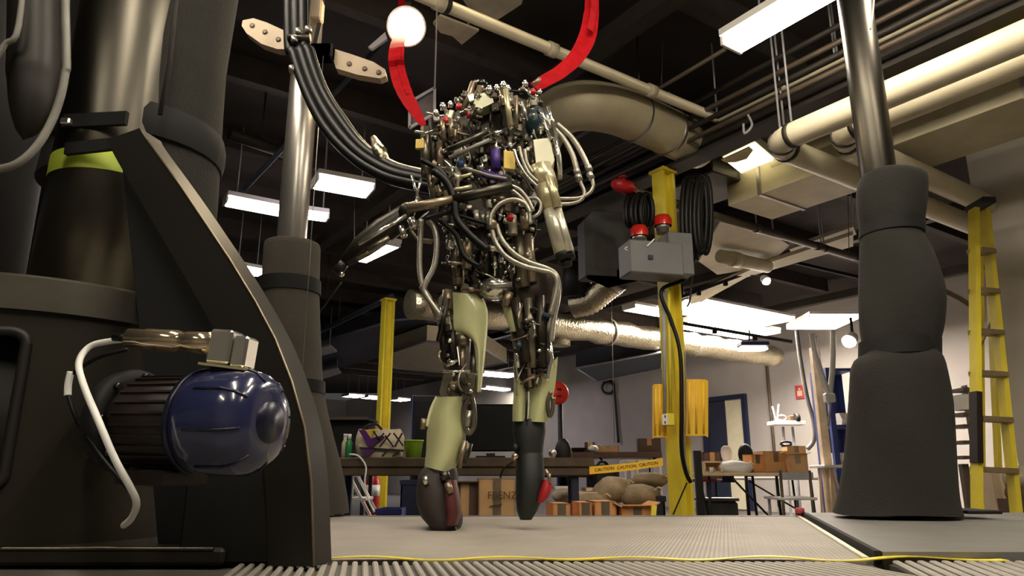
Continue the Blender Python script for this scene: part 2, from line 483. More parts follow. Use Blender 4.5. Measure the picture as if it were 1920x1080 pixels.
# flange ring and cone column
fr_ = MB().lathe([(0.985, R + .012), (1.052, R + .012)], C1, n=96, caps=False); fr_.lathe([(1.052, R + .012), (1.058, R + .006)], C1, n=96, caps=False); fr_.lathe([(1.058, R + .006), (1.0581, .1)], C1, n=96, caps=False); fr_.lathe([(.985, R + .012), (.9851, R - .01)], C1, n=96, caps=False); fr_.build('flange_ring', 'ring_steel', tower, 'bright machined flange ring')
MB().lathe([(1.05, .145), (1.5, .135), (2.9, .13)], C2, n=48).build('column', 'steel_dull', tower)
MB().lathe([(1.385, .1385), (1.44, .138), (1.44, .13)], C2, n=48, caps=False).build('tape_band', 'lime_tape', tower, 'lime green tape band')
MB().box((-1.2, 1.83, DZ + .016), X * .66, Yv * .40, Z * .016, bev=.008).build('base_plate', 'drum_paint', tower)
MB().tube([Vec((-1.86, 1.432, DZ + .03)), Vec((-.56, 1.432, DZ + .03))], .004).build('plate_highlight', 'steel_dull', tower)  # lighter tube paints the highlight line along the plate's top edge
# gusset fin
A = Vec((-.373, 1.43, 0)); B = Vec((-1.0, 1.58, 0)); FN = (B - A).cross(Z).normalized()
if FN.y > 0: FN = -FN
def fp(px, py, off=0.0): return PL(px, py, A + FN * off, FN)
outer = [(262, 240), (275, 262), (340, 352), (430, 486), (478, 565), (515, 635), (546, 715), (570, 800), (582, 900), (588, 1062)]
inner = [(200, 262), (222, 305), (280, 405), (350, 525), (395, 605), (432, 675), (462, 745), (484, 815), (497, 905), (503, 1062)]
so = spline([fp(*p, .03) for p in outer], 4); si = spline([fp(*p, .03) for p in inner], 4)
mb = MB()
for i in range(len(so) - 1): mb.add([so[i], so[i + 1], si[i + 1], si[i], so[i] - FN * .07, so[i + 1] - FN * .07, si[i + 1] - FN * .07, si[i] - FN * .07],
    [(0, 1, 2, 3), (4, 7, 6, 5), (0, 4, 5, 1), (3, 2, 6, 7)])
mb.build('gusset_rim', 'fin_paint', tower, 'curved dark brown rim of the gusset')
web = [fp(228, 300), fp(300, 430), fp(420, 640), fp(500, 900), fp(515, 1062), fp(300, 1062), fp(262, 620), fp(238, 400)]
MB().prism(web, -FN * .02).build('gusset_web', 'fin_web', tower, 'black gusset web')
MB().tube([fp(p[0] + 1, p[1], .03) for p in outer[1:]], .0025, 6).build('rim_edge', 'tan_metal', tower, 'thin lighter edge')  # lighter line along the outer curve of the rim
# motor support block
MB().box(Vec((-.535, 1.50, DZ + .10)), X * .10, Yv * .05, Z * .10, .006).build('motor_plinth', 'black', tower, 'black block under the motor')

# foam jacket on the tower
FC = Vec((-1.058, 1.87, 0))
def zbot(a):
    d = math.degrees(a); d = (d + 180) % 360 - 180
    if -45 < d < 150: return 1.13
    if d <= -45: return 1.13 + 0.29 * min(1, (-45 - d) / 14)
    return 1.42
rows = []; nn = 48
for j in range(15):
    t = j / 14; row = []
    for k in range(nn + 1):
        a = 2 * pi * k / nn - pi
        zb = zbot(a); zz = zb + (3.1 - zb) * t
        r = 0.215 + 0.02 * max(0, 1 - (zz - 1.13) / .4) + .006 * sin(zz * 9 + a * 2)
        row.append(FC + Vec((cos(a) * r, sin(a) * r, zz)))
    rows.append(row)
inn = [[FC + (p - FC - Z * (p.z)).normalized() * .175 + Z * p.z for p in rows[0]]]
mb = MB(); mb.grid(rows); mb.grid([inn[0], rows[0]])
jacket = tag(mb.build('foam_jacket', 'foam'), 'thick grey foam jacket wrapped around the gantry tower column', 'padding', 'foam paddings')
sr = []
for j, (dz, rr) in enumerate(((-.045, .226), (-.02, .232), (.02, .232), (.045, .226))):
    sr.append([FC + Vec((cos(2 * pi * k / 48) * rr, sin(2 * pi * k / 48) * rr, 1.555 + dz)) for k in range(49)])
MB().grid(sr).build('strap', 'velcro', jacket, 'wide black hook and loop strap')
MB().bar(P(120, 228, 1.62), P(238, 222, 1.60), .012, .035, up=Z).build('strap_tail', 'velcro', jacket)
MB().bar(P(124, 280, 1.60), P(235, 268, 1.58), .012, .03, up=Z).build('strap_tail', 'velcro', jacket)
MB().box(P(124, 228, 1.60), X * .012, Yv * .008, Z * .008, .003).build('buckle', 'chrome', jacket, 'small bright buckle')
MB().tube([P(330, 0, 1.64), P(318, 120, 1.64), P(300, 215, 1.645)], .006).build('seam', 'foam_seam', jacket)

# motor
ma = P(232, 790, 1.25); mb_ = P(548, 792, 1.14); ax = (mb_ - ma).normalized(); ML = (mb_ - ma).length
motor = thing('electric_motor', 'electric motor with glossy blue fan cover on the tower base', 'motor', P(390, 900, 1.2))
MB().lathe([(0, .058), (0, .085), (.02, .088), (.03, .085), (.03, .07)], ma, ax, 28).build('mount_flange', 'fin_web', motor)
MB().lathe([(.03, .066), (.05, .074), (.165, .074), (.17, .066)], ma, ax, 28).build('motor_body', 'motor_brown', motor)
up = (Z - ax * Z.dot(ax)).normalized(); sd = ax.cross(up)
for k in range(26):
    a = 2 * pi * k / 26; dr = up * cos(a) + sd * sin(a)
    MB().box(ma + ax * .105 + dr * .0725, ax * .055, dr * .005, dr.cross(ax) * .0018).build('cooling_fin', 'motor_brown', motor)
MB().box(ma + ax * .1 - sd * .06 + up * .0, ax * .05, sd * .02, up * .055, .006).build('terminal_box', 'motor_brown', motor, 'dark brown terminal box')
for k in range(8):
    a = 2 * pi * k / 8; dr = up * cos(a) + sd * sin(a)
    MB().lathe([(0, .006), (.012, .006)], ma + ax * .028 + dr * .076, ax, 6).build('bolt', 'steel_dull', motor)
fc = MB().lathe([(.165, .078), (.172, .083), (.2, .085), (.255, .084), (.275, .078), (.292, .062), (.298, .04), (.3, .0)], ma, ax, 36, caps=False).build('fan_cover', 'blue_gloss', motor, 'glossy dark blue fan cover')
for k in range(8):
    a = 2 * pi * k / 8 + .2; dr = up * cos(a) + sd * sin(a)
    MB().tube([ma + ax * .205 + dr * .0855, ma + ax * .255 + dr * .0845, ma + ax * .276 + dr * .078, ma + ax * .292 + dr * .062], .0022, 6).build('cover_rib', 'blue_dark', fc)
MB().lathe([(.296, .034), (.302, .032), (.303, 0.001)], ma, ax, 24, caps=False).build('cover_cap', 'blue_dark', fc)
MB().lathe([(.166, .0865), (.176, .0865)], ma, ax, 36).build('cover_band', 'blue_dark', fc)
MB().box(ma + ax * .1 - up * .09, ax * .05, sd * .05, up * .012, .003).build('foot', 'motor_brown', motor)
MB().bar(ma - ax * .01 - up * .0, Vec((-.83, 1.49, ma.z)), .06, .12).build('mount_bracket', 'fin_web', motor)
# encoder cylinder on the motor
ea = P(242, 634, 1.19); eb = P(405, 645, 1.17); ex_ = (eb - ea).normalized(); EL = (eb - ea).length
enc = thing('valve_cylinder', 'shiny brass valve cylinder lying on top of the motor', 'valve', P(360, 690, 1.18))
MB().lathe([(0, .012), (0, .0165), (.03, .0165), (.033, .0185), (.09, .0185), (.092, .0168), (.105, .0168), (.107, .0185), (EL, .0185)], ea, ex_, 24).build('barrel', 'brass', enc)
eu = (Z - ex_ * Z.dot(ex_)).normalized(); es = ex_.cross(eu)
MB().box(eb + ex_ * .018 - eu * .006, ex_ * .02, es * .022, eu * .028, .004).build('end_block', 'chrome', enc)
MB().box(eb + ex_ * .052 - eu * .012, ex_ * .013, es * .02, eu * .026, .004).build('end_block', 'chrome', enc)
MB().bar(eb - ex_ * .01 - eu * .036, eb + ex_ * .07 - eu * .04, .05, .004).build('mounting_plate', 'gold', enc)
for t in (.0, .034): MB().lathe([(0, .005), (.004, .005)], eb + ex_ * (.02 + t) - eu * .02 - es * .024, -es, 6).build('bolt', 'steel', enc)
MB().bar(eb + ex_ * .02 - eu * .04, eb + ex_ * .02 - eu * .075, .03, .03).build('standoff', 'fin_web', enc)
# cables at the motor
def cable(name, label, pts, r, mt, cat='cable', group=None, n=8, sub=6):
    return tag(MB().tube(spline(pts, sub), r, n).build(name, mt), label, cat, group)
c1 = thing('signal_cable', 'white signal cable looping from the brass cylinder to the drum foot', 'cable', P(250, 960, 1.25))
MB().tube(spline([ea + ex_ * .01, P(205, 640, 1.2), P(168, 650, 1.2), P(148, 680, 1.18), P(158, 725, 1.14), P(185, 790, 1.1), P(215, 860, 1.1), P(245, 915, 1.12), P(256, 945, 1.14), P(246, 972, 1.18), P(232, 985, 1.22)]), .0055).build('sheath', 'cable_white', c1)
MB().lathe([(0, .007), (.03, .007)], ea - ex_ * .028, ex_, 10).build('gland', 'hose_black', c1)
c2 = thing('motor_cable', 'thin dark cable with white sleeve hanging beside the motor', 'cable', P(200, 960, 1.26))
MB().tube(spline([P(240, 655, 1.23), P(190, 668, 1.23), P(150, 690, 1.24), P(131, 705, 1.24)]), .0035).build('upper_run', 'hose_black', c2)
MB().tube(spline([P(133, 697, 1.24), P(128, 720, 1.24), P(127, 742, 1.24)]), .006).build('sleeve', 'cable_white', c2)
MB().tube(spline([P(127, 740, 1.24), P(145, 790, 1.2), P(185, 850, 1.14), P(235, 910, 1.13), P(250, 930, 1.14)]), .0035).build('lower_run', 'hose_black', c2)
# far left hanging items
bag = tag(MB().tube(spline([P(64, -420, 1.5), P(64, 40, 1.5), P(62, 150, 1.5), P(55, 220, 1.5), P(44, 262, 1.5)]), [.055] * 12 + [.052, .05, .048, .046, .043, .04, .036, .032, .027, .022, .015, .006, .002], 16).build('hanging_pad', 'fin_paint'), 'dark rounded pad hanging at the upper left corner', 'padding')
l1 = thing('air_hose', 'pale hose looping down beside the foam jacket at upper left', 'hose', P(60, 330, 1.4))
MB().tube(spline([P(112, -420, 1.42), P(124, 60, 1.42), P(122, 140, 1.42), P(104, 210, 1.42), P(72, 270, 1.41), P(30, 308, 1.4), P(-20, 320, 1.4)]), .0085, 10).build('sheath', 'cable_grey', l1)
MB().tube(spline([P(58, -420, 1.42), P(40, 10, 1.42), P(8, 85, 1.42), P(-25, 130, 1.42)]), .0065, 10).build('branch', 'cable_grey', l1)
d = P(10, 400, 1.95)
bgp = thing('side_post', 'dark post standing behind the drum at the far left edge', 'post', (d.x - .35, 2.3, DZ))
MB().lathe([(0, .16), (2.5, .16)], (d.x - .35, 2.3, DZ), n=24).build('shaft', 'fin_web', bgp)
MB().lathe([(0, .2), (.04, .2)], (d.x - .35, 2.3, DZ), n=24).build('foot_plate', 'fin_paint', bgp)

# ================================================================ PADDED POSTS AT THE DECK'S REAR
def pxpost(rows, Y, wob=None, n=28, zfix=None):      # rows: (py, L, R)
    prof = []
    for py, l, r in rows:
        c = P((l + r) / 2, py, Y); a = atan2(c.x, Y)
        prof.append((c, (r - l) / 2 * SC((l + r) / 2, py, Y) * cos(a)))
    mb = MB(); g = []
    for c, r in prof:
        g.append([c + Vec((cos(2 * pi * k / n) * r, sin(2 * pi * k / n) * r, 0)) * (1 + (wob(k, c.z) if wob else 0)) - (c * (wob(k, c.z) if wob else 0)) for k in range(n + 1)])
    mb.grid(g)
    mb.add(g[0][:-1], [list(range(n))]); mb.add(g[-1][:-1], [list(range(n))])
    return mb, prof
def dens(rows, k=3):
    pts = spline([Vec((a, b, c)) for a, b, c in rows], k); return [tuple(p) for p in pts]
# left post
LP = thing('support_post', 'slim silver steel post left of the robot rising from foam padding', 'post', P(555, 962, 3.1), 'steel support posts')
pb = P(545, 470, 3.1); pt = P(590, -60, 3.1)
MB().tube([Vec((pb.x, 3.1, DZ)), Vec((pb.x, 3.1, 3.6))], .066, 32).build('shaft', 'steel', LP)
MB().lathe([(0, .12), (.015, .12)], (pb.x, 3.1, DZ), n=24).build('foot_plate', 'steel_dull', LP)
rows = dens([(458, 497, 600), (468, 494, 602), (530, 490, 600), (560, 488, 600), (640, 492, 603), (730, 498, 608), (800, 505, 622), (870, 510, 640), (930, 520, 652), (962, 520, 655)])
mb, prof = pxpost(rows, 3.1)
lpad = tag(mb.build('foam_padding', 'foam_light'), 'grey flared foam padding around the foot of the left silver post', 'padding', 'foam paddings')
for y0, y1, l, r in ((526, 552, 486, 603), (715, 738, 494, 611)):
    s, _ = pxpost([(y0, l, r), (y1, l, r)], 3.1); s.build('strap', 'velcro', lpad, 'black strap')
# right post
RY = 2.7
RP = thing('support_post', 'thick dark steel post on the right in front of the white pipes', 'post', P(1680, 962, RY), 'steel support posts')
rb = P(1648, 335, RY)
MB().tube([Vec((rb.x, RY, DZ)), Vec((rb.x, RY, 3.6))], .068, 32).build('shaft', 'steel_dull', RP)
MB().lathe([(0, .12), (.03, .12)], (rb.x, RY, DZ), n=24).build('foot_plate', 'steel_dull', RP)
rows = dens([(328, 1612, 1716), (334, 1606, 1738), (360, 1602, 1742), (400, 1605, 1738), (432, 1612, 1732), (445, 1610, 1732), (480, 1608, 1752), (550, 1606, 1774), (610, 1608, 1772), (650, 1614, 1762), (664, 1610, 1762), (685, 1592, 1772), (760, 1586, 1786), (860, 1578, 1792), (930, 1566, 1796), (963, 1556, 1802)], 3)
mb, prof = pxpost(rows, RY, wob=lambda k, z: .02 * sin(k * .7 + z * 6) * sin(z * 4) * .3)
rpad = tag(mb.build('foam_padding', 'foam'), 'bulging dark grey foam padding strapped around the right post', 'padding', 'foam paddings')
for y0, y1, l, r in ((415, 442, 1608, 1736), (640, 670, 1606, 1766)):
    s, _ = pxpost([(y0, l, r), (y1, l, r)], RY); s.build('strap', 'velcro', rpad, 'black strap')
MB().box(P(1815, 958, RY), X * .06, Yv * .1, Z * .006, .003).build('floor_flap', 'velcro', rpad)
# hanging cable at the right post top
cable('drop_cable', 'thin pale cable hanging beside the top of the right post', [P(1640, -20, 2.6), P(1636, 30, 2.6), P(1632, 55, 2.6)], .004, 'cable_white')
# steel line with carabiner at left post
cl = thing('steel_line', 'thin steel line with carabiner hanging beside the left post', 'cable', P(565, 740, 2.9))
MB().tube([P(606, 105, 2.94), P(566, 708, 2.9)], .0016, 5).build('line', 'steel', cl)
MB().tube([P(566, 706, 2.9), P(560, 722, 2.9), P(563, 740, 2.9), P(569, 740, 2.9), P(572, 722, 2.9), P(566, 706, 2.9)], .0022, 6).build('carabiner', 'chrome', cl)
# perforated plates at the top of the left post
def perf(pts, Y, label, holes):
    t = thing('perforated_bracket', label, 'bracket', P(pts[0][0], pts[0][1], Y), 'perforated brackets on the left post')
    MB().prism([P(a, b, Y) for a, b in pts], Yv * .05).build('plate', 'plate_cream', t)
    for a, b in holes: MB().lathe([(0, .012), (.004, .012), (.004, .006)], P(a, b, Y), -Yv, 12, caps=True).build('hole_bushing', 'pipe_brown', t)
    MB().box(P(590, 100, 2.97), X * .09, Yv * .03, Z * .04, .01).build('clamp', 'beam_dark', t)
    return t
perf([(455, 38), (475, 34), (500, 42), (535, 58), (540, 92), (520, 92), (490, 82), (462, 62), (453, 48)], 2.98, 'cream perforated bracket left of the silver post', [(473, 48), (497, 60), (522, 74)])
perf([(628, 92), (660, 102), (700, 116), (722, 130), (724, 142), (712, 147), (670, 140), (630, 128), (624, 110)], 2.98, 'cream perforated bracket right of the silver post', [(655, 120), (684, 129), (710, 136)])
tb = thing('terminal_block', 'small cream block above the hose bundle', 'block', P(595, 40, 3.0))
MB().box(P(595, 22, 3.0), X * .027, Yv * .03, Z * .055, .008).build('body', 'plate_cream', tb)
MB().bar(P(600, 45, 3.0), P(585, 110, 3.02), .02, .02).build('stem', 'beam_dark', tb)
# diagonal brace behind post
cable('diagonal_brace', 'long thin grey diagonal brace behind the silver post', [P(455, 358, 4.6), P(455, 358, 4.6) + (P(660, 140, 4.6) - P(455, 358, 4.6)) * ((ZC - P(455, 358, 4.6).z) / (P(660, 140, 4.6).z - P(455, 358, 4.6).z))], .018, 'duct_blue', 'brace')

# ================================================================ ROBOT
RYc = 2.4
def Q(px, py, dy=0.0): return P(px, py, RYc + dy)
def k_(px, py): return SC(px, py, RYc)
robot = thing('walking_robot', 'headless metal walking robot covered in hydraulic hoses on the treadmill', 'robot', Q(900, 985))
ORG[robot.name] = Vec(robot.location)
def poly(mbd, pts, dy, depth): return mbd.prism([Q(a, b, dy) for a, b in pts], Yv * depth)
def rod(a, b, r, mt, name, parent, dy=0.0, dy2=None, n=12, rr=None):
    p = Q(a[0], a[1], dy); q = Q(b[0], b[1], dy if dy2 is None else dy2); k = k_((a[0] + b[0]) / 2, (a[1] + b[1]) / 2)
    return MB().tube([p, q], [r * k, (rr or r) * k], n).build(name, mt, parent)
def hose(pts, r, mt, name, parent, dy=0.0, n=8, dys=None):
    k = k_(*pts[len(pts) // 2])
    return MB().tube(spline([Q(a, b, dy if dys is None else dys[i]) for i, (a, b) in enumerate(pts)], 5), r * k, n).build(name, mt, parent)
# --- torso core
torso = poly(MB(), [(822, 262), (840, 222), (872, 196), (905, 178), (960, 178), (1000, 192), (1022, 222), (1030, 270), (1022, 320), (1000, 360), (985, 400), (880, 400), (845, 370), (822, 320)], -.06, .2).build('torso', 'darkmetal', robot)
waist = poly(MB(), [(846, 395), (1000, 395), (1002, 440), (990, 500), (1010, 545), (842, 545), (850, 490), (836, 440)], -.03, .16).build('waist', 'darkmetal', robot)
# --- scattered machinery on torso and waist
def inpoly(x, y, pg):
    c = False; j = len(pg) - 1
    for i in range(len(pg)):
        if (pg[i][1] > y) != (pg[j][1] > y) and x < (pg[j][0] - pg[i][0]) * (y - pg[i][1]) / (pg[j][1] - pg[i][1]) + pg[i][0]: c = not c
        j = i
    return c
rnd = random.Random(11)
def machinery(pg, parent, count, dy0, dy1, mats):
    xs = [p[0] for p in pg]; ys = [p[1] for p in pg]; done = 0
    while done < count:
        x = rnd.uniform(min(xs), max(xs)); y = rnd.uniform(min(ys), max(ys))
        if not inpoly(x, y, pg): continue
        done += 1; k = k_(x, y); dy = rnd.uniform(dy0, dy1); mt = rnd.choice(mats); kind = rnd.random()
        a = rnd.choice([pi / 2, pi / 2, pi / 2 + .25, pi / 2 - .3, .35, -.4, 0.1]); dx, dyy = cos(a), sin(a)
        if kind < .38:
            L = rnd.uniform(7, 19); r = rnd.uniform(2, 5) * k
            p = Q(x - dx * L, y - dyy * L, dy); q = Q(x + dx * L, y + dyy * L, dy + rnd.uniform(-.03, .03)); d = q - p
            MB().tube([p, p + d * .3, p + d * .31, p + d * .62, p + d * .63, q], [r, r, r * 1.3, r * 1.3, r * .6, r * .6], 10).build('actuator', mt, parent)
        elif kind < .62:
            e = yaw(rnd.uniform(-40, 40)); t = rnd.uniform(-.4, .4); zz = (Z * cos(t) + e[0] * sin(t)); xx = (e[0] * cos(t) - Z * sin(t))
            MB().box(Q(x, y, dy), xx * rnd.uniform(3, 8) * k, e[1] * rnd.uniform(4, 8) * k, zz * rnd.uniform(3, 9) * k, .003).build('valve_block', mt, parent)
        elif kind < .82:
            d = Vec((rnd.uniform(-.6, .6), -1, rnd.uniform(-.6, .6))).normalized(); r = rnd.uniform(2.5, 6) * k
            MB().lathe([(0, r), (r * 1.6, r), (r * 1.6, r * .6), (r * 2.6, r * .6), (r * 2.8, r * .4)], Q(x, y, dy), d, rnd.choice([6, 12])).build('fitting', mt, parent)
        else:
            L = rnd.uniform(14, 34); b = rnd.uniform(-14, 14)
            MB().tube(spline([Q(x - dx * L, y - dyy * L, dy + .03), Q(x - dx * L * .3 + b, y - dyy * L * .3, dy - .01), Q(x + dx * L * .4 + b, y + dyy * L * .4, dy - .01), Q(x + dx * L, y + dyy * L, dy + .03)], 4), rnd.uniform(1.4, 2.8) * k, 6).build('hydraulic_line', rnd.choice(['braid', 'hose_black', 'chrome', 'tan_metal']), parent)
TP = [(803, 250), (815, 215), (850, 192), (880, 172), (905, 168), (955, 165), (1000, 175), (1022, 205), (1036, 260), (1030, 320), (1010, 370), (1000, 400), (880, 405), (835, 390), (812, 340)]
WPg = [(830, 400), (1005, 400), (1006, 440), (992, 495), (1000, 540), (850, 545), (842, 500), (828, 450)]
mm = ['gunmetal', 'gunmetal', 'darkmetal', 'darkmetal', 'tan_metal', 'chrome', 'steel_dull', 'barrel', 'steel']
machinery(TP, torso, 210, -.14, -.05, mm)
machinery(TP, torso, 30, .1, .16, mm)
machinery(WPg, waist, 110, -.1, -.02, mm + ['darkmetal', 'steel_dull'])
for pg, par, cnt in ((TP, torso, 46), (WPg, waist, 22)):
    done = 0
    while done < cnt:
        x = rnd.uniform(800, 1040); y = rnd.uniform(165, 545)
        if not inpoly(x, y, pg): continue
        done += 1; k = k_(x, y); r = rnd.uniform(1.6, 3.6) * k
        MB().lathe([(0, r), (r * 1.2, r), (r * 1.7, r * .7), (r * 1.9, .0005)], Q(x, y, rnd.uniform(-.16, -.12) if par is torso else rnd.uniform(-.12, -.08)), Vec((rnd.uniform(-.5, .5), -1, rnd.uniform(-.2, .8))).normalized(), 8).build('cap_nut', rnd.choice(['chrome', 'chrome', 'steel', 'barrel']), par)
# --- top of the torso
rod((868, 208), (888, 155), 5, 'tan_metal', 'lifting_rod', torso, -.06, rr=6)
rod((884, 200), (886, 160), 4, 'tan_metal', 'lifting_rod', torso, -.05)
MB().ball(Q(904, 158, -.06), 11 * k_(904, 158), 14).build('sensor_ball', 'black_gloss', torso, 'black gloss ball')
MB().ball(Q(892, 156, -.06), 6 * k_(904, 158), 10).build('rod_end', 'tan_metal', torso)
poly(MB(), [(886, 200), (892, 182), (910, 172), (922, 178), (926, 192), (905, 202)], -.13, .06).build('manifold', 'shell', torso, 'pale green manifold')
for (x, y, r, mt) in ((918, 168, 6, 'chrome'), (932, 165, 5, 'chrome'), (945, 160, 6, 'chrome'), (953, 166, 5, 'chrome'), (985, 157, 5, 'chrome'), (1012, 172, 4, 'chrome'), (831, 200, 6, 'chrome'), (845, 196, 5, 'chrome'), (818, 212, 5, 'chrome'), (958, 236, 6, 'chrome'), (860, 200, 5, 'red_bit'), (835, 226, 6, 'red_bit'), (880, 216, 5, 'red_bit'), (957, 408, 6, 'red_bit'), (863, 305, 7, 'blue_bit'), (1000, 172, 5, 'red_bit'), (937, 346, 6, 'tag_yellow')):
    d = Vec((rnd.uniform(-.3, .3), -.6, .8)).normalized(); k = k_(x, y)
    MB().lathe([(-r * k, r * k), (r * k * .6, r * k), (r * k * .6, r * k * .7), (r * k * 1.2, r * k * .6), (r * k * 1.4, .001)], Q(x, y, -.14), d, 10).build('cap_nut', mt, torso)
rod((948, 168), (957, 235), 5, 'gold', 'accumulator', torso, -.16); rod((942, 170), (944, 200), 7, 'brass', 'accumulator', torso, -.15)
rod((968, 180), (969, 240), 3, 'tan_metal', 'tie_rod', torso, -.15); rod((845, 225), (847, 258), 6, 'tan_metal', 'tie_rod', torso, -.14)
rod((830, 222), (832, 262), 5, 'tan_metal', 'tie_rod', torso, -.14); rod((988, 168), (1003, 184), 5, 'chrome', 'shackle_pin', torso, -.12)
rod((1000, 160), (1012, 147), 4, 'tan_metal', 'shackle_pin', torso, -.12)
rod((838, 283), (915, 246), 5, 'steel_dull', 'cross_bar', torso, -.17); rod((842, 296), (918, 262), 3.5, 'cable_grey', 'cross_bar', torso, -.17)
MB().ball(Q(1008, 232, -.06), 26 * k_(1008, 232), 18, (.9, 1, 1.25)).build('shoulder_cover', 'teal', torso, 'dark teal shoulder dome')
for p in (((1012, 205), (1030, 240), 3.5), ((1018, 222), (1032, 262), 3), ((1028, 200), (1042, 250), 3.2), ((1042, 250), (1050, 330), 3.2)): rod(p[0], p[1], p[2], 'chrome', 'guide_rod', torso, -.15)
poly(MB(), [(1000, 262), (1030, 258), (1040, 300), (1034, 312), (1006, 312)], -.15, .1).build('shoulder_block', 'shell_edge', torso, 'pale machined shoulder block')
MB().box(Q(789, 271, -.08), X * 9 * k_(789, 271), Yv * .008, Z * 9 * k_(789, 271), .002).build('tag', 'tag_yellow', torso, 'yellow tag')
MB().box(Q(955, 301, -.17), X * 10 * k_(955, 301) - Z * .003, Yv * .006, Z * 17 * k_(955, 301), .002).build('tag', 'tag_yellow', torso, 'yellow tag')
rod((929, 282), (930, 318), 9, 'purple', 'wrapped_hose', torso, -.155); rod((905, 325), (950, 338), 7, 'purple', 'wrapped_hose', torso, -.15)
for p in (((798, 240), (800, 330), 10, 'gunmetal'), ((812, 225), (815, 345), 9, 'darkmetal'), ((823, 260), (826, 320), 8, 'tan_metal'), ((800, 300), (820, 400), 7, 'gunmetal')): rod(p[0], p[1], p[2], p[3], 'frame_strut', torso, -.07)
# --- boom bar and hoses
rod((762, 391), (850, 374), 8, 'tan_metal', 'boom', torso, -.2); rod((850, 374), (960, 348), 9, 'steel_dull', 'boom', torso, -.2)
rod((845, 358), (885, 350), 4, 'gold', 'boom_clip', torso, -.2); rod((862, 333), (885, 326), 3, 'gold', 'boom_clip', torso, -.19)
for pts, r, mt, dy in (
    ([(920, 424), (922, 402), (938, 382), (962, 374), (984, 382), (994, 400)], 4, 'braid', -.2),
    ([(985, 372), (1005, 372), (1014, 384), (1010, 400), (998, 408)], 3.2, 'braid', -.16),
    ([(922, 424), (928, 452), (948, 480), (980, 498), (1010, 506), (1034, 512), (1044, 526), (1042, 552), (1032, 590)], 4.5, 'braid', -.19),
    ([(930, 420), (940, 448), (962, 474), (992, 492), (1022, 502), (1040, 512), (1047, 530), (1046, 560), (1038, 600), (1034, 640)], 4.5, 'braid', -.175),
    ([(938, 346), (962, 358), (982, 376), (992, 396), (994, 420)], 3.2, 'braid', -.2),
    ([(944, 344), (972, 354), (990, 374), (1000, 395)], 3.2, 'braid', -.19),
    ([(964, 280), (972, 305), (988, 330), (1008, 350)], 2.8, 'chrome', -.19),
    ([(974, 275), (980, 300), (992, 325), (1010, 342)], 2.8, 'braid', -.18),
    ([(984, 280), (988, 305), (1000, 325)], 3, 'braid', -.18),
    ([(966, 318), (985, 336), (1000, 360)], 2.5, 'steel_dull', -.18),
    ([(870, 315), (895, 322), (920, 330), (950, 335)], 3, 'cable_grey', -.17),
    ([(812, 320), (838, 342), (852, 378), (856, 410), (880, 440), (915, 470)], 7, 'hose_black', -.2),
    ([(790, 300), (830, 325), (846, 365), (842, 400)], 5, 'hose_black', -.19),
    ([(800, 410), (840, 400), (880, 410), (930, 425)], 4, 'hose_black', -.17),
    ([(824, 412), (855, 440), (870, 480), (900, 500)], 5, 'hose_black', -.15),
    ): hose(pts, r, mt, 'hose', torso, dy)
MB().lathe([(0, .014), (.02, .017), (.03, .014)], Q(922, 430, -.19), Z, 10).build('hose_collar', 'tan_metal', torso)
for pts, r, dy in (([(790, 412), (788, 450), (787, 500), (792, 535), (805, 560), (822, 600)], 5, -.12), ([(802, 414), (815, 430), (819, 460), (814, 500), (796, 536), (800, 555), (826, 592)], 5, -.14)): hose(pts, r, 'braid', 'hose', waist, dy)
MB().ball(Q(793, 540, -.13), 7 * k_(793, 540), 10).build('hose_collar', 'tan_metal', waist)
rod((785, 448), (815, 452), 3, 'tan_metal', 'hose_clip', waist, -.12)
MB().ball(Q(928, 540, -.04), 26 * k_(928, 540), 18, (1.2, 1, .9)).build('hip_bearing', 'chrome', waist, 'polished hip bearing')
rod((905, 536), (960, 534), 6, 'steel', 'hip_shaft', waist, -.09)
for a, b, r, mt, dy in (((852, 425), (860, 535), 11, 'gunmetal', -.06), ((878, 440), (874, 505), 10, 'tan_metal', -.08), ((866, 420), (880, 450), 9, 'steel_dull', -.09), ((970, 425), (984, 540), 12, 'gunmetal', -.06), ((990, 440), (998, 530), 9, 'tan_metal', -.07), ((960, 405), (962, 440), 8, 'barrel', -.1), ((982, 400), (984, 430), 7, 'tan_metal', -.1), ((905, 430), (910, 520), 12, 'darkmetal', -.06), ((940, 450), (938, 525), 10, 'darkmetal', -.06), ((893, 395), (895, 420), 5, 'barrel', -.1), ((905, 396), (906, 424), 5, 'steel', -.1), ((915, 398), (915, 420), 4, 'barrel', -.1)): rod(a, b, r, mt, 'hip_actuator', waist, dy, n=14)
# --- right arm: chrome cylinder with loops
arm = rod((1012, 312), (1022, 348), 21, 'gold', 'upper_arm', robot, -.14, n=24, rr=20)
arm2 = rod((1021, 346), (1036, 392), 20, 'gold', 'cylinder_head', arm, -.14, n=24, rr=18)
rod((1028, 332), (1045, 390), 8, 'gold', 'tie_tube', arm, -.17)
rod((1034, 388), (1058, 474), 17, 'barrel', 'cylinder_barrel', arm, -.14, n=24, rr=18)
rod((1045, 392), (1067, 472), 7, 'barrel', 'tie_tube', arm, -.165)
rod((1057, 470), (1062, 488), 18, 'black', 'end_cap', arm, -.14, n=24, rr=17); rod((1061, 488), (1064, 500), 11, 'black', 'end_cap', arm, -.14, rr=8)
rod((1015, 343), (1040, 336), 22, 'gold', 'clamp_ring', arm, -.14, n=6)
for pts, r in (([(1036, 238), (1058, 262), (1074, 292), (1082, 322)], 5), ([(1044, 232), (1072, 258), (1092, 290), (1104, 318)], 5)): hose(pts, r, 'braid', 'hose', arm, -.1)
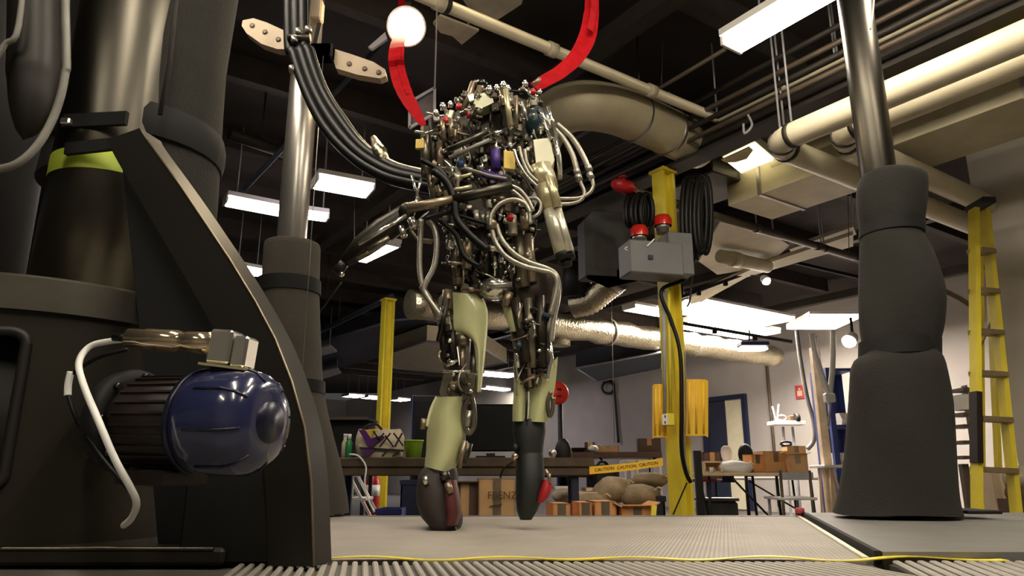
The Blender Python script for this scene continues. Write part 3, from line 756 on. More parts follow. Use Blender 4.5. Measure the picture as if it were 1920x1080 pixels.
for pts, r in (([(1082, 322), (1090, 345), (1096, 362), (1088, 376), (1068, 382), (1040, 382)], 3.2), ([(1104, 318), (1110, 335), (1112, 350), (1102, 364), (1080, 372), (1045, 372)], 3.2)): hose(pts, r, 'braid', 'hose', arm, -.1)
for x, y in ((1082, 322), (1104, 316), (1085, 333), (1107, 330)): MB().lathe([(-.012, .012), (.012, .012)], Q(x, y, -.1), Vec((.35, 0, -1)), 6).build('hose_fitting', 'steel', arm)
hose([(1040, 262), (1048, 290), (1050, 312), (1050, 336)], 4, 'braid', 'hose', arm, -.12)
# --- left arm: dark forearm with chrome rods
fa = MB().tube([Q(798, 385, -.05), Q(765, 402, -.05), Q(720, 432, -.05), Q(680, 462, -.05), Q(645, 492, -.05)], [.026, .04, .046, .04, .02], 14).build('forearm', 'darkmetal', robot)
rod((672, 458), (762, 404), 4, 'chrome', 'guide_rod', fa, -.12, n=8); rod((690, 470), (730, 446), 6, 'gunmetal', 'valve', fa, -.11); rod((668, 486), (718, 458), 3, 'tan_metal', 'guide_rod', fa, -.11)
MB().ball(Q(763, 396, -.1), 16 * k_(763, 396), 12).build('elbow_joint', 'darkmetal', fa)
rod((770, 410), (778, 428), 8, 'chrome', 'elbow_pin', fa, -.14); rod((752, 425), (758, 445), 6, 'chrome', 'elbow_pin', fa, -.1)
for x, y in ((631, 505), (640, 514)): MB().ball(Q(x, y, -.05), 6 * k_(x, y), 10).build('wrist_nut', 'chrome', fa)
rod((650, 488), (630, 512), 9, 'darkmetal', 'wrist', fa, -.05, rr=11)
hose([(770, 430), (785, 450), (810, 455)], 3, 'tan_metal', 'hose', fa, -.08)
for a, b in (((772, 330), (785, 372)), ((790, 335), (780, 372)), ((782, 372), (781, 390))): rod(a, b, 2.5, 'chrome', 'link', fa, -.1)
# --- standing leg (image left)
def shell(pts_l, pts_r, dy, bulge, th, name, mt, parent, label, n=9, k=5):   # curved cover between two edges
    L = spline([Vec((a, b, 0)) for a, b in pts_l], k); Rr = spline([Vec((a, b, 0)) for a, b in pts_r], k)
    rows = []; back = []
    for a, b in zip(L, Rr):
        r = []; bk = []
        for i in range(n):
            t = i / (n - 1); d = dy - bulge * (1 - (2 * t - 1) ** 2)
            x = a.x + (b.x - a.x) * t; y = a.y + (b.y - a.y) * t
            r.append(Q(x, y, d)); bk.append(Q(x, y, d + th))
        rows.append(r); back.append(bk)
    mb = MB(); mb.grid(rows); mb.grid(back)
    mb.grid([rows[0], back[0]]); mb.grid([rows[-1], back[-1]]); mb.grid([[r[0] for r in rows], [r[0] for r in back]]); mb.grid([[r[-1] for r in rows], [r[-1] for r in back]])
    return mb.build(name, mt, parent, label)
legA = poly(MB(), [(836, 540), (850, 548), (852, 620), (862, 690), (846, 700), (832, 690), (826, 620), (822, 560)], -.02, .07).build('leg', 'gunmetal', robot)
shell([(849, 548), (850, 585), (852, 618), (872, 628), (888, 645), (893, 690), (893, 735)], [(890, 551), (911, 572), (912, 605), (910, 640), (907, 670), (903, 700), (899, 735)], -.06, .03, .012, 'thigh_cover', 'shell', legA, 'pale yellow green thigh cover')
MB().tube(spline([Q(905, 560, -.062), Q(913, 590, -.062), Q(909, 650, -.062), Q(900, 735, -.062)]), .004).build('cover_edge', 'shell_edge', legA)  # pale strip paints the white highlight on the cover's right edge
rod((868, 628), (868, 648), 13, 'gunmetal', 'cylinder', legA, -.05, n=16); rod((868, 650), (866, 700), 5, 'tan_metal', 'piston_rod', legA, -.05)
rod((845, 600), (852, 690), 8, 'darkmetal', 'strut', legA, -.05); rod((832, 575), (842, 620), 7, 'chrome', 'linkage', legA, -.07); rod((840, 560), (822, 640), 5, 'darkmetal', 'linkage', legA, -.08)
rod((826, 600), (834, 680), 6, 'darkmetal', 'linkage', legA, -.07); rod((890, 640), (888, 740), 9, 'gunmetal', 'strut', legA, -.01); rod((842, 545), (840, 580), 12, 'tan_metal', 'hip_strut', legA, -.03)
kn = poly(MB(), [(832, 700), (880, 696), (892, 705), (886, 740), (868, 752), (828, 748), (824, 735)], -.06, .1).build('knee', 'gunmetal', legA)
machinery([(834, 702), (885, 700), (882, 742), (828, 745)], kn, 14, -.1, -.06, ['gunmetal', 'darkmetal', 'chrome', 'tan_metal'])
rod((830, 697), (882, 696), 2.5, 'chrome', 'knee_pin', legA, -.09)
machinery([(825, 585), (845, 585), (850, 690), (832, 690)], legA, 12, -.1, -.05, ['gunmetal', 'darkmetal', 'chrome'])
shell([(820, 744), (811, 762), (803, 785), (800, 815), (799, 845), (797, 862), (796, 875)], [(876, 743), (872, 762), (869, 785), (873, 815), (866, 842), (859, 866), (848, 888)], -.03, .06, .012, 'shin_cover', 'shell', legA, 'glossy pale yellow green shin cover', 11)
MB().tube(spline([Q(819, 744, -.035), Q(808, 768, -.035), Q(800, 800, -.035)]), .005).build('cover_edge', 'shell_edge', legA)
hose([(892, 700), (885, 730), (872, 760), (870, 790), (878, 812), (888, 800), (889, 770), (884, 745)], 5, 'gunmetal', 'side_link', legA, -.05)
rod((880, 770), (876, 800), 6, 'steel', 'side_actuator', legA, -.05); rod((878, 830), (868, 868), 9, 'steel_dull', 'ankle_actuator', legA, -.04); rod((872, 826), (860, 878), 5, 'tan_metal', 'ankle_rod', legA, -.06)
rod((795, 785), (793, 805), 5, 'tan_metal', 'side_bolt', legA, -.04)
poly(MB(), [(806, 870), (852, 880), (850, 905), (808, 900)], -.03, .06).build('ankle', 'darkmetal', legA)
def loft(rows, name, mt, parent, label=None, n=16, pw=2.6):       # rows: (cx, cy, hw, dy_front, dy_back) superellipse rings
    g = []
    for cx, cy, hw, d0, d1 in rows:
        k = k_(cx, cy); c = Q(cx, cy, (d0 + d1) / 2); r = []
        for i in range(n + 1):
            a = 2 * pi * i / n; ca, sa = cos(a), sin(a)
            r.append(c + Vec((math.copysign(abs(ca) ** (2 / pw), ca) * hw * k, math.copysign(abs(sa) ** (2 / pw), sa) * (d1 - d0) / 2, 0)))
        g.append(r)
    mb = MB(); mb.grid(g); mb.add(g[0][:-1], [list(range(n))]); mb.add(g[-1][:-1], [list(range(n))])
    return mb.build(name, mt, parent, label)
loft([(826, 876, 30, -.06, .06), (822, 892, 37, -.09, .08), (819, 918, 37, -.11, .11), (823, 945, 40, -.115, .13), (830, 968, 38, -.12, .15), (836, 982, 31, -.12, .16), (837, 989, 27, -.11, .15)], 'boot', 'shoe', legA, 'dark brown boot')
loft([(845, 900, 10, -.12, .0), (848, 930, 13, -.135, .02), (852, 960, 13, -.135, .04), (848, 982, 12, -.13, .06)], 'boot_heel', 'boot_trim', legA, 'dark red heel patch')
rod((832, 885), (836, 900), 9, 'steel_dull', 'ankle_bolt', legA, -.1); rod((796, 893), (800, 908), 5, 'chrome', 'ankle_bolt', legA, -.1); rod((838, 905), (846, 925), 6, 'tan_metal', 'ankle_bolt', legA, -.13)
MB().box(Q(837, 988, .02), X * .04, Yv * .12, Z * .006, .004).build('sole', 'black', legA)
# --- swinging leg (image right)
legB = poly(MB(), [(955, 540), (1030, 545), (1036, 580), (1034, 640), (1026, 690), (968, 690), (962, 640), (952, 590)], -.02, .1).build('leg', 'gunmetal', robot)
loft([(998, 512, 40, -.05, .1), (999, 530, 44, -.07, .12), (998, 560, 41, -.07, .12), (997, 610, 36, -.06, .1), (996, 660, 31, -.05, .08), (996, 690, 29, -.05, .07)], 'thigh_housing', 'thigh_brown', legB, 'dark brown thigh housing')
shell([(941, 560), (946, 590), (958, 622)], [(968, 566), (976, 592), (986, 620)], -.05, .02, .01, 'thigh_cover', 'shell', legB, 'small pale thigh cover')
for a, b, r, mt in (((965, 560), (990, 680), 10, 'darkmetal'), ((990, 560), (1000, 690), 9, 'gunmetal'), ((1012, 555), (1016, 690), 10, 'darkmetal'), ((1030, 570), (1026, 680), 6, 'steel_dull'), ((1008, 600), (1006, 632), 5, 'chrome'), ((1030, 640), (1036, 690), 4, 'chrome'), ((968, 655), (972, 690), 4, 'chrome'), ((990, 640), (994, 726), 4, 'tan_metal'), ((1000, 670), (1004, 725), 4, 'steel_dull'), ((955, 548), (948, 575), 8, 'tan_metal')): rod(a, b, r, mt, 'strut', legB, -.075)
machinery([(962, 575), (1030, 575), (1026, 690), (970, 690)], legB, 26, -.1, -.06, ['gunmetal', 'darkmetal', 'darkmetal', 'chrome', 'teal'])
knb = poly(MB(), [(964, 684), (1028, 682), (1032, 700), (1022, 728), (968, 728)], -.05, .09).build('knee', 'darkmetal', legB)
machinery([(968, 688), (1024, 688), (1020, 724), (970, 724)], knb, 12, -.09, -.05, ['gunmetal', 'darkmetal', 'tan_metal'])
MB().tube(spline([Q(1026, 655, -.08), Q(1034, 670, -.08), Q(1030, 690, -.08), Q(1026, 712, -.08)]), .007).build('knee_highlight', 'chrome', legB)  # chrome tubes stand in for bright highlights at the knee edges
MB().tube(spline([Q(966, 655, -.08), Q(966, 676, -.08), Q(972, 712, -.08)]), .004).build('knee_highlight', 'chrome', legB)
shell([(962, 678), (963, 700), (963, 740), (961, 768), (961, 790)], [(973, 724), (985, 724), (990, 740), (990, 768), (988, 790)], -.03, .03, .012, 'shin_cover', 'shell', legB, 'pale yellow green shin cover half')
shell([(1000, 724), (992, 726), (993, 740), (992, 768), (990, 790)], [(1046, 668), (1044, 695), (1040, 730), (1032, 765), (1026, 792)], -.03, .035, .012, 'shin_cover', 'shell', legB, 'pale yellow green shin cover half with tall fin')
hose([(1033, 735), (1027, 755), (1030, 780), (1036, 770), (1037, 745)], 4, 'gunmetal', 'side_link', legB, -.06)
rod((988, 726), (986, 790), 2, 'darkmetal', 'seam', legB, -.065)
loft([(992, 788, 30, -.05, .07), (992, 810, 31, -.06, .07), (992, 835, 27, -.06, .07), (991, 860, 26, -.06, .08)], 'ankle_cuff', 'shoe_black', legB, 'black ankle cuff')
loft([(993, 850, 25, -.06, .08), (994, 880, 27, -.08, .08), (994, 910, 27, -.09, .07), (992, 935, 25, -.09, .05), (988, 958, 19, -.085, .02), (986, 974, 11, -.075, -.01)], 'boot', 'shoe_black', legB, 'black boot pointing its toe down')
loft([(1026, 900, 8, -.09, -.02), (1024, 915, 11, -.1, .0), (1018, 932, 11, -.1, .0), (1012, 942, 6, -.09, -.02)], 'boot_heel', 'shoe_red', legB, 'bright red heel patch')
rod((962, 838), (970, 842), 7, 'black', 'ankle_knob', legB, -.05); MB().ball(Q(966, 856, -.06), 7 * k_(966, 856), 8).build('cable_plug', 'brass', legB)
for a, b in (((1030, 888), (1030, 906)), ((1022, 880), (1032, 898))): rod(a, b, 3, 'tan_metal', 'buckle', legB, -.09)
for (x, y) in ((1036, 850),): MB().ball(Q(x, y, .02), 8 * k_(x, y), 8).build('side_nut', 'steel', legB)

# ================================================================ TETHER BUNDLE AND SLINGS
te = thing('tether_bundle', 'thick black tether of hoses curving down into the robot shoulder', 'hose', Q(820, 340))
base = [(560, -380), (556, 40), (566, 100), (590, 170), (625, 232), (672, 286), (730, 322), (790, 338), (830, 345)]
dep = [.5, .48, .46, .42, .36, .28, .18, .05, -.05]
for ox, oy, r, mt in ((-15, 2, 11, 'hose_black'), (0, 0, 13, 'hose_black'), (13, -3, 11, 'hose_black'), (5, 8, 11, 'hose_black'), (22, -6, 3, 'hose_black'), (-8, 8, 6, 'hose_black')):
    f = [1, 1, 1, 1, .9, .8, .7, .6, .5]
    pts = [Q(a + ox * f[i] * (1 if b < 250 else .8), b + oy + (ox * -.45 if b > 200 else 0), dep[i] + oy * .002) for i, (a, b) in enumerate(base)]
    MB().tube(spline(pts), r * k_(600, 200) * 1.12, 10).build('hose', mt, te)
for x, y in ((560, 60), (552, 75), (578, 56), (548, 130)): MB().lathe([(-.014, .016), (.014, .016)], Q(x, y, .44), Vec((.2, 0, -1)), 6).build('hose_fitting', 'steel', te)
MB().tube([Q(540, 72, .45), Q(582, 70, .45)], .018, 10).build('bundle_clamp', 'steel_dull', te)
MB().tube([Q(700, 258, .25), Q(712, 285, .22), Q(722, 305, .2)], [.012, .03, .02], 10).build('foil_wrap', 'foil', te)
sl = thing('red_sling', 'red webbing sling from the bright flood lamp to the left shoulder', 'strap', Q(790, 235), 'red slings holding the robot')
rp = [(762, -190, 1.2), (757, 20, 1.05), (744, 90, .32), (745, 130, .25), (758, 172, .15), (778, 208, .02), (795, 236, -.06)]
pts = spline([Q(a, b, d) for a, b, d in rp]); hw = [17] * 12 + [17, 17, 17, 17, 17, 17, 17, 17, 17, 17, 17, 16, 16, 15, 14, 14, 13, 12, 11, 10, 9, 8, 7, 6, 5]
MB().ribbon(pts, [(pts[min(i + 1, len(pts) - 1)] - pts[max(i - 1, 0)]).cross(Yv).normalized() * hw[i] * .0019 for i in range(len(pts))], .004).build('webbing', 'red_web', sl)
MB().ribbon([p + Vec((.012, -.006, 0)) for p in pts[12:26]], [X * .008 for i in range(14)], .003).build('folded_edge', 'red_web', sl)
sl = thing('red_sling', 'red webbing sling hanging from the top of frame to the right shoulder', 'strap', Q(1000, 165), 'red slings holding the robot')
rp = [(1112, -420, .25, 15), (1110, -30, .25, 16), (1108, 30, .25, 18), (1100, 72, .2, 20), (1080, 108, .12, 18), (1052, 134, .04, 16), (1025, 150, -.02, 15), (1002, 164, -.06, 12)]
pts = spline([Q(a, b, d) for a, b, d, w in rp]); ws = spline([Vec((w, 0, 0)) for a, b, d, w in rp])
n_ = len(pts)
MB().ribbon(pts, [(pts[min(i + 1, n_ - 1)] - pts[max(i - 1, 0)]).cross(Yv).normalized() * ws[i].x * .0018 for i in range(n_)], .004).build('webbing', 'red_web', sl)
MB().ribbon([p + Vec((.006, -.03, .0)) for p in pts[6:18]], [X * .012 + Yv * .012 for i in range(12)], .004).build('second_ply', 'red_web', sl)

# ================================================================ LAMPS
def fixture(p0, p1, w, label, mt='lamp_white', th=.05, group='fluorescent lamps under the ceiling', rods=True, housing='white_plastic'):
    p0 = Vec(p0); p1 = Vec(p1); d = (p1 - p0); L = d.length; d.normalize(); s = d.cross(Z).normalized(); c = (p0 + p1) / 2
    t = thing('fluorescent_lamp', label, 'lamp', c, group)
    MB().box(c + Z * (th / 2), d * L / 2, s * w / 2, Z * th / 2, .012).build('diffuser', mt, t)
    MB().box(c + Z * (th + .02), d * (L / 2 + .01), s * (w / 2 + .015), Z * .02).build('housing', housing, t)
    for q in (-1, 1): MB().box(c + d * q * (L / 2 + .008) + Z * (th / 2 + .01), d * .008, s * w / 2, Z * (th / 2 + .01)).build('end_cap', housing, t)
    if rods:
        for q in (-.7, .7):
            pq = c + d * q * L / 2
            MB().tube([Vec((pq.x, pq.y, pq.z + th)), Vec((pq.x, pq.y, ZC))], .006, 6).build('hanger_rod', 'frame_pale', t)
    return t
def fx(a, b, w, label, z=ZL, **k): return fixture(PZ(a[0], a[1], z), PZ(b[0], b[1], z), w, label, **k)
a = PZ(1374, 92, 2.9); fixture(a, a - V * 1.25, .16, 'long bright fluorescent lamp at the upper right beside the thick post', 'lamp_warm')
fx((424, 382), (540, 404), .17, 'bright fluorescent lamp between the foam jacket and silver post')
fx((592, 346), (692, 364), .24, 'short bright lamp directly right of the silver post', mt='lamp_pink')
fx((560, 406), (612, 413), .12, 'small lamp end peeking out right of the silver post', mt='lamp_pink')
fx((438, 507), (488, 516), .2, 'small distant lamp between the gusset and left foam padding')
fx((676, 491), (737, 462), .16, 'slanted fluorescent lamp seen under the robot forearm')
a = PZ(1275, 575, 2.9); fixture(a, a + U * 2.1, .7, 'very bright wide lamp just right of the yellow column', 'lamp_far', rods=False)
a = PZ(1282, 606, 2.9); fixture(a, a + U * 1.9, .7, 'bright lamp in the second row behind the widest lamp', 'lamp_far', rods=False)
a = PZ(1180, 580, 2.9); fixture(a, a + U * .7, .25, 'bright lamp above the foil duct left of yellow column', 'lamp_far', rods=False)
a = PZ(1497, 607, 2.9); fixture(a, a + X * .75, .9, 'bright square lamp at the right end of the foil duct', 'lamp_far', rods=False)
fx((648, 743), (676, 745), .5, 'leftmost tiny lamp in the far left room', mt='lamp_pink')
fx((684, 746), (712, 748), .5, 'tiny lamp left of the far yellow column', mt='lamp_pink')
fx((738, 750), (760, 752), .5, 'tiny lamp right of the far yellow column')
fx((900, 702), (962, 707), .45, 'violet tinted lamp visible between the two robot legs', mt='lamp_pink')
fx((905, 728), (950, 733), .3, 'dim far lamp low between the robot legs')
# unseen lamps over deck and camera, the last added to light robot and wall
for i, (x, y) in enumerate(((-1.3, 2.2), (0.6, 1.5), (-1.6, -1.2), (0.2, -0.9), (1.9, -0.4), (3.6, 2.6), (-0.5, 0.5), (1.7, 0.9))):
    c = Vec((x, y, 3.25)); fixture(c - V * .6, c + V * .6, .16, ['lamp above the left of the treadmill', 'lamp above the front of the treadmill', 'lamp behind the left of the camera', 'lamp behind the middle of the camera', 'lamp behind the right of the camera', 'added lamp lighting the grey wall end at right', 'added robot light high above the blue motor', 'added lamp high above the right deck plate'][i] + ' outside the picture', 'lamp_warm')
# flood lamp
fl = thing('flood_lamp', 'glaring round flood lamp above the left red sling', 'lamp', P(762, 60, 3.2))
fcp = P(762, 50, 3.2); fd = (Vec((.0, 0, .9)) - fcp).normalized()
MB().lathe([(-.11, .03), (-.08, .05), (0, .1), (.006, .1), (.006, .09), (-.02, .08)], fcp, fd, 28, caps=False).build('reflector', 'white_plastic', fl)
MB().lathe([(0, .0), (0, .088), (.004, .07), (.008, .001)], fcp, fd, 28, caps=False).build('bulb_face', 'flood', fl)
MB().bar(fcp - fd * .1, Vec((fcp.x, fcp.y + .1, ZC)), .03, .03).build('mount_arm', 'beam_dark', fl)
pp = P(700, 80, 3.3); MB().prism([P(690, 88, 3.3), P(722, 60, 3.3), P(726, 72, 3.3), P(697, 92, 3.3)], Yv * .02).build('barn_door', 'frame_pale', fl)
# small shop lamp and spots
def spot(px, py, Y, r, label, mt='led_white', tilt=(.2, -.6, -.8)):
    t = thing('spot_lamp', label, 'lamp', P(px, py, Y), 'small spot lamps on the black track')
    d = Vec(tilt).normalized(); c = P(px, py, Y)
    MB().lathe([(-r * 1.6, r * .5), (-r * 1.2, r * .8), (0, r), (0, r * .9)], c, d, 16).build('shade', 'white_plastic', t)
    MB().ball(c, r * .85, 12).build('bulb', mt, t)
    MB().tube([c - d * r * 1.4, c - d * r * 1.6 + Z * r * 2.4], r * .2, 6).build('stem', 'black', t)
spot(1437, 527, 8.0, .055, 'round white spot lamp hanging under the black track corner')
spot(1286, 568, 8.2, .06, 'spot lamp tucked against the right of the yellow column')
spot(1592, 640, 7.5, .08, 'bright conical shop lamp beside the right foam padding', tilt=(-.6, -.5, -.6))
t = thing('floodlight_box', 'small dark rectangular floodlight hung below the foil duct', 'lamp', P(1412, 650, 9.5))
MB().box(P(1412, 646, 9.5), X * .19, Yv * .1, Z * .03, .01).build('housing', 'navy', t); MB().box(P(1412, 655, 9.5), X * .17, Yv * .08, Z * .012).build('diffuser', 'lamp_white', t)
MB().tube([P(1405, 640, 9.5), P(1405, 618, 9.5)], .012, 6).build('stem', 'black', t)

# ================================================================ CEILING SERVICES
def pipe(name, label, pts, r, mt, cat='pipe', group=None, couplings=(), rods=0, n=16, smooth=True):
    t = thing(name, label, cat, pts[0], group)
    MB().tube(pts, r, n).build('run', mt, t)
    for f in couplings:
        i = int(f); q = pts[i] + (pts[i + 1] - pts[i]) * (f - i); d = (pts[i + 1] - pts[i]).normalized()
        MB().lathe([(-r * .8, r * 1.15), (r * .8, r * 1.15)], q, d, n).build('coupling', mt, t)
    for f in range(rods):
        f = (f + .5) / rods * (len(pts) - 1); i = min(int(f), len(pts) - 2); q = pts[i] + (pts[i + 1] - pts[i]) * (f - i)
        MB().tube([q + Z * r * .8, Vec((q.x, q.y, ZC))], .007, 6).build('hanger_rod', 'frame_pale', t)
        d = (pts[i + 1] - pts[i]).normalized(); MB().lathe([(-.015, r * 1.08), (.015, r * 1.08)], q, d, n).build('hanger_clamp', 'beam_dark', t)
    return t
def elbow(p, corner, q, R=.12, k=6):       # straight-corner-straight with rounded corner
    p, corner, q = Vec(p), Vec(corner), Vec(q); a = (p - corner).normalized(); b = (q - corner).normalized()
    s = corner + a * R; e = corner + b * R
    mid = [((1 - t) ** 2) * s + 2 * t * (1 - t) * corner + t * t * e for t in [i / k for i in range(k + 1)]]
    return [p] + mid + [q]
# L of thin white pipe
cz = PZ(1345, 222, 3.1)
pA = PZ(820, 4, 3.1); pB = cz - V * 3.6
pipe('gas_pipe', 'thin white square cornered pipe crossing the ceiling above the robot', [cz + (pA - cz).normalized() * 3.3, cz, pB], .038, 'pipe_white', rods=3, couplings=(.12, .32, .55, .8, 1.15))
# main dark beam over the yellow column along V
bm0 = PZ(1247, 306, 2.95)
beam = thing('ceiling_beam', 'dark steel beam running over the top of the near yellow column', 'beam', bm0, 'steel ceiling beams')
for dz, w in ((-.1, .16), (.12, .16)): MB().box(bm0 + Z * (dz + .02) - V * .9, V * 3.2, U * w / 2, Z * .012).build('flange', 'beam_dark', beam)
MB().box(bm0 + Z * .03 - V * .9, V * 3.2, U * .008, Z * .11).build('web', 'beam_dark', beam)
for i, (dz, du, mt) in enumerate(((.0, -.14, 'pipe_brown'), (.07, -.17, 'beam_dark'), (.16, -.15, 'pipe_brown'), (.24, -.18, 'beam_dark'))):
    c = bm0 + U * du + Z * dz
    tag(MB().tube([c + V * 1.8, c - V * 3.6], .018, 8).build('conduit', mt), ['lowest brown conduit strapped along the dark beam', 'second dark conduit up along the dark beam', 'third brown conduit up along the dark beam', 'topmost dark conduit along the dark beam'][i], 'conduit', 'conduits along the beam')
# hook on beam
tag(MB().tube(spline([P(1402, 215, 4.2), P(1410, 235, 4.2), P(1396, 250, 4.2), P(1394, 232, 4.2)]), .008).build('beam_hook', 'frame_pale'), 'small curved hook hanging from the dark ceiling beam', 'hook')
# big white pipes with elbows
e1 = PZ(1447, 270, 2.6); e2 = PZ(1565, 255, 2.64)
pipe('drain_pipe', 'thick cream pipe with elbow, left of the two near the thick post', elbow(e1 - V * 3.2, e1, e1 + U * 2.6, .16), .075, 'pipe_white', group='thick cream pipes', rods=3, couplings=(.55,))
pipe('drain_pipe', 'thick cream pipe with elbow hidden partly behind the thick post', elbow(e2 - V * 3.0, e2, e2 + U * 3.0, .16), .075, 'pipe_white', group='thick cream pipes', rods=3)
e3 = PZ(1700, 215, 2.95)
pipe('drain_pipe', 'straight cream pipe along the top right, nearest the grey wall', [e3 + V * 1.0, e3 - V * 2.4], .06, 'pipe_white', group='thick cream pipes', couplings=(.5, .72))
e4 = PZ(1720, 120, 3.2)
pipe('conduit_rack', 'pale slim conduit high at the top right corner', [e4 + V * .6, e4 - V * 2.0], .03, 'pipe_white', couplings=(.4,))
lb = P(1893, 82, 3.35)
t = thing('pipe_label', 'yellow marker label wrapped on the pipe at the right edge', 'label', lb)
MB().lathe([(-.09, .075), (.09, .075)], P(1893, 84, 3.3), V, 16).build('sleeve', 'yellow_paint', t)
MB().lathe([(-.05, .0765), (.05, .0765)], P(1893, 96, 3.3), V, 16).build('arrow_band', 'fin_paint', t)
# round silver duct with curved start
dpts = [PZ(1010, 265, 3.05), PZ(1030, 225, 3.05), PZ(1075, 200, 3.05), PZ(1140, 203, 3.05), PZ(1210, 228, 3.05), PZ(1312, 276, 3.05)]
dd = thing('round_duct', 'fat round silver duct curving behind the robot shoulder', 'duct', dpts[3])
MB().tube(spline(dpts, 6), .165, 28).build('run', 'duct_metal', dd)
for q in (3, 4):
    d = (dpts[q + 1] - dpts[q]).normalized(); MB().lathe([(-.015, .172), (.015, .172)], dpts[q] + d * .25, d, 28).build('joint_band', 'steel', dd)
t = thing('duct_damper', 'round damper cap with black rim on the silver duct', 'cap', P(1117, 178, 5.0))
MB().lathe([(0, .055), (.02, .055), (.02, .001)], P(1117, 178, 4.62), Vec((0, -1, -.3)), 20, caps=False).build('cap', 'duct_metal', t)
MB().tube([P(1117 + 17 * cos(a * .4), 178 + 17 * sin(a * .4), 4.6) for a in range(17)], .008, 6).build('rim', 'black', t)
# rectangular duct: pale bottom along V
r0 = PZ(1366, 386, 2.75)
rd = thing('rectangular_duct', 'broad pale rectangular duct behind the white pipes', 'duct', r0)
MB().box(r0 + U * .28 - V * 1.4 + Z * .16, U * .28, V * 1.4, Z * .16).build('trunk', 'duct_metal', rd)
for s in (.3, 1.2, 2.1): MB().box(r0 + U * .28 - V * s + Z * .16, U * .29, V * .015, Z * .17).build('seam', 'steel', rd)
MB().box(r0 + U * .1 - V * .2 + Z * .42, U * .34, V * .5, Z * .1).build('plenum', 'duct_dark', rd)
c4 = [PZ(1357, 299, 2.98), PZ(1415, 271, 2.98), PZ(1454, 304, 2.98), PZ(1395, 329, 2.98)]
lp = thing('glow_patch', 'yellowish sheet patch with added glow beside the rectangular duct', 'lamp', c4[3])
MB().prism(c4, Z * .02).build('diffuser', 'panel_glow', lp); cc = (c4[0] + c4[2]) / 2  # emission adds a glow for the bright patch on the duct sheet
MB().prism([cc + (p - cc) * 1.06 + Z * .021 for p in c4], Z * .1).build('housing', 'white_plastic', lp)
MB().prism([PZ(1352, 300, 2.965), PZ(1405, 276, 2.965), PZ(1412, 282, 2.965), PZ(1400, 298, 2.965), PZ(1380, 304, 2.965), PZ(1362, 305, 2.965)], Z * .008).build('bent_sheet', 'duct_metal', lp)
db = PZ(1345, 350, 2.9)
t = thing('air_handler', 'dark boxy air handler between the cable coil and the duct', 'machine', db)
MB().box(db + U * .05 + Z * .3 + V * .2, U * .28, V * .35, Z * .28, .01).build('cabinet', 'duct_dark', t)
MB().box(db + U * .05 + Z * .04 + V * .2, U * .285, V * .355, Z * .012).build('base_flange', 'beam_dark', t)
for s in (-.1, .1, .3): MB().box(db - U * .235 + Z * .3 + V * s, U * .004, V * .06, Z * .2).build('louver', 'beam_dark', t)
# brown pipe along U
g0 = PZ(1180, 357, 2.72)
pipe('sprinkler_pipe', 'brown sprinkler pipe running from the red valve to the right post', [g0, g0 + U * 3.0], .035, 'pipe_brown', rods=3, couplings=(.2, .5, .8))
rv = thing('red_valve', 'red valve body left of the yellow column top', 'valve', P(1170, 362, 4.8))
MB().lathe([(-.1, .03), (-.06, .05), (.05, .055), (.07, .03), (.1, .03)], P(1170, 350, 4.8), U, 16).build('body', 'extinguisher_red', rv)
MB().tube([P(1168, 345, 4.8), P(1168, 335, 4.8)], .015, 8).build('spindle', 'tan_metal', rv); MB().lathe([(0, .03), (.012, .03)], P(1168, 334, 4.8), Z, 14).build('handwheel', 'extinguisher_red', rv)
# sprinkler branch lines (thin)
for i, (a, b, z) in enumerate((((1075, 262), (1360, 92), 3.2), ((560, 640), (735, 556), 2.9), ((590, 598), (640, 530), 2.9), ((430, 250), (545, 290), 3.2), ((1300, 170), (1290, 20), 3.3))):
    if i == 4: continue
    p, q = PZ(*a, z), PZ(*b, z)
    bp_ = tag(MB().tube([p, q], [.014, .03, .012, .05][i] * (1.4 if i == 1 else 1), 8).build('branch_pipe', ['pipe_brown', 'duct_blue', 'pipe_brown', 'beam_dark'][i]), ['thin rusty rod slanting towards the upper right lamp', 'grey pipe slanting up to the far yellow column', 'short thin rod behind the robot forearm', 'dark pipe behind the silver post at left'][i], 'pipe')
    mq = (p + q) / 2; MB().tube([mq, Vec((mq.x, mq.y, ZC))], .008, 6).build('hanger_rod', 'beam_dark', bp_)
# hanging wires
for i, (x, y0, y1, Y) in enumerate(((1018, 0, 85, 5.0), (1238, 0, 165, 4.6), (700, 235, 330, 6.0), (662, 385, 460, 7.0), (1590, 300, 480, 6.5), (1150, 640, 830, 10.0))):
    tag(MB().tube([Vec((P(x, y0, Y).x, Y, ZC)) if i != 5 else Vec((P(x, y0, Y).x, Y, ZC)), P(x + 2, y1, Y)], .004, 6).build('hanging_wire', 'pipe_brown'), ['thin wire dropping left of the right red sling', 'thin wire dropping near the upper right lamp', 'thin wire left of the robot left shoulder', 'pale wire below the lamp right of the silver post', 'pale wire just left of the right foam padding', 'faint wire in front of the grey back wall'][i], 'wire', 'thin hanging wires')
# cream sheets at the top
for i, (pts, Y) in enumerate(((((812, 45), (825, 30), (898, 58), (866, 84), (848, 68), (826, 62)), 4.6), (((855, -20), (985, -20), (978, 8), (932, 38), (880, 18)), 4.6))):
    t = thing('ceiling_sheet', ['torn cream sheet right of the flood lamp', 'cream sheet at the top edge above the robot'][i], 'panel', P(*pts[0], Y), 'cream sheets on the ceiling')
    MB().prism([PZ(a, b, 3.3 + i * .1) for a, b in pts], Z * .015).build('sheet', 'sheet_cream', t)
    q = PZ(pts[2][0] - 20, pts[2][1] - 5, 3.3 + i * .1); MB().tube([q, Vec((q.x, q.y, ZC))], .006, 6).build('hanger_rod', 'frame_pale', t)
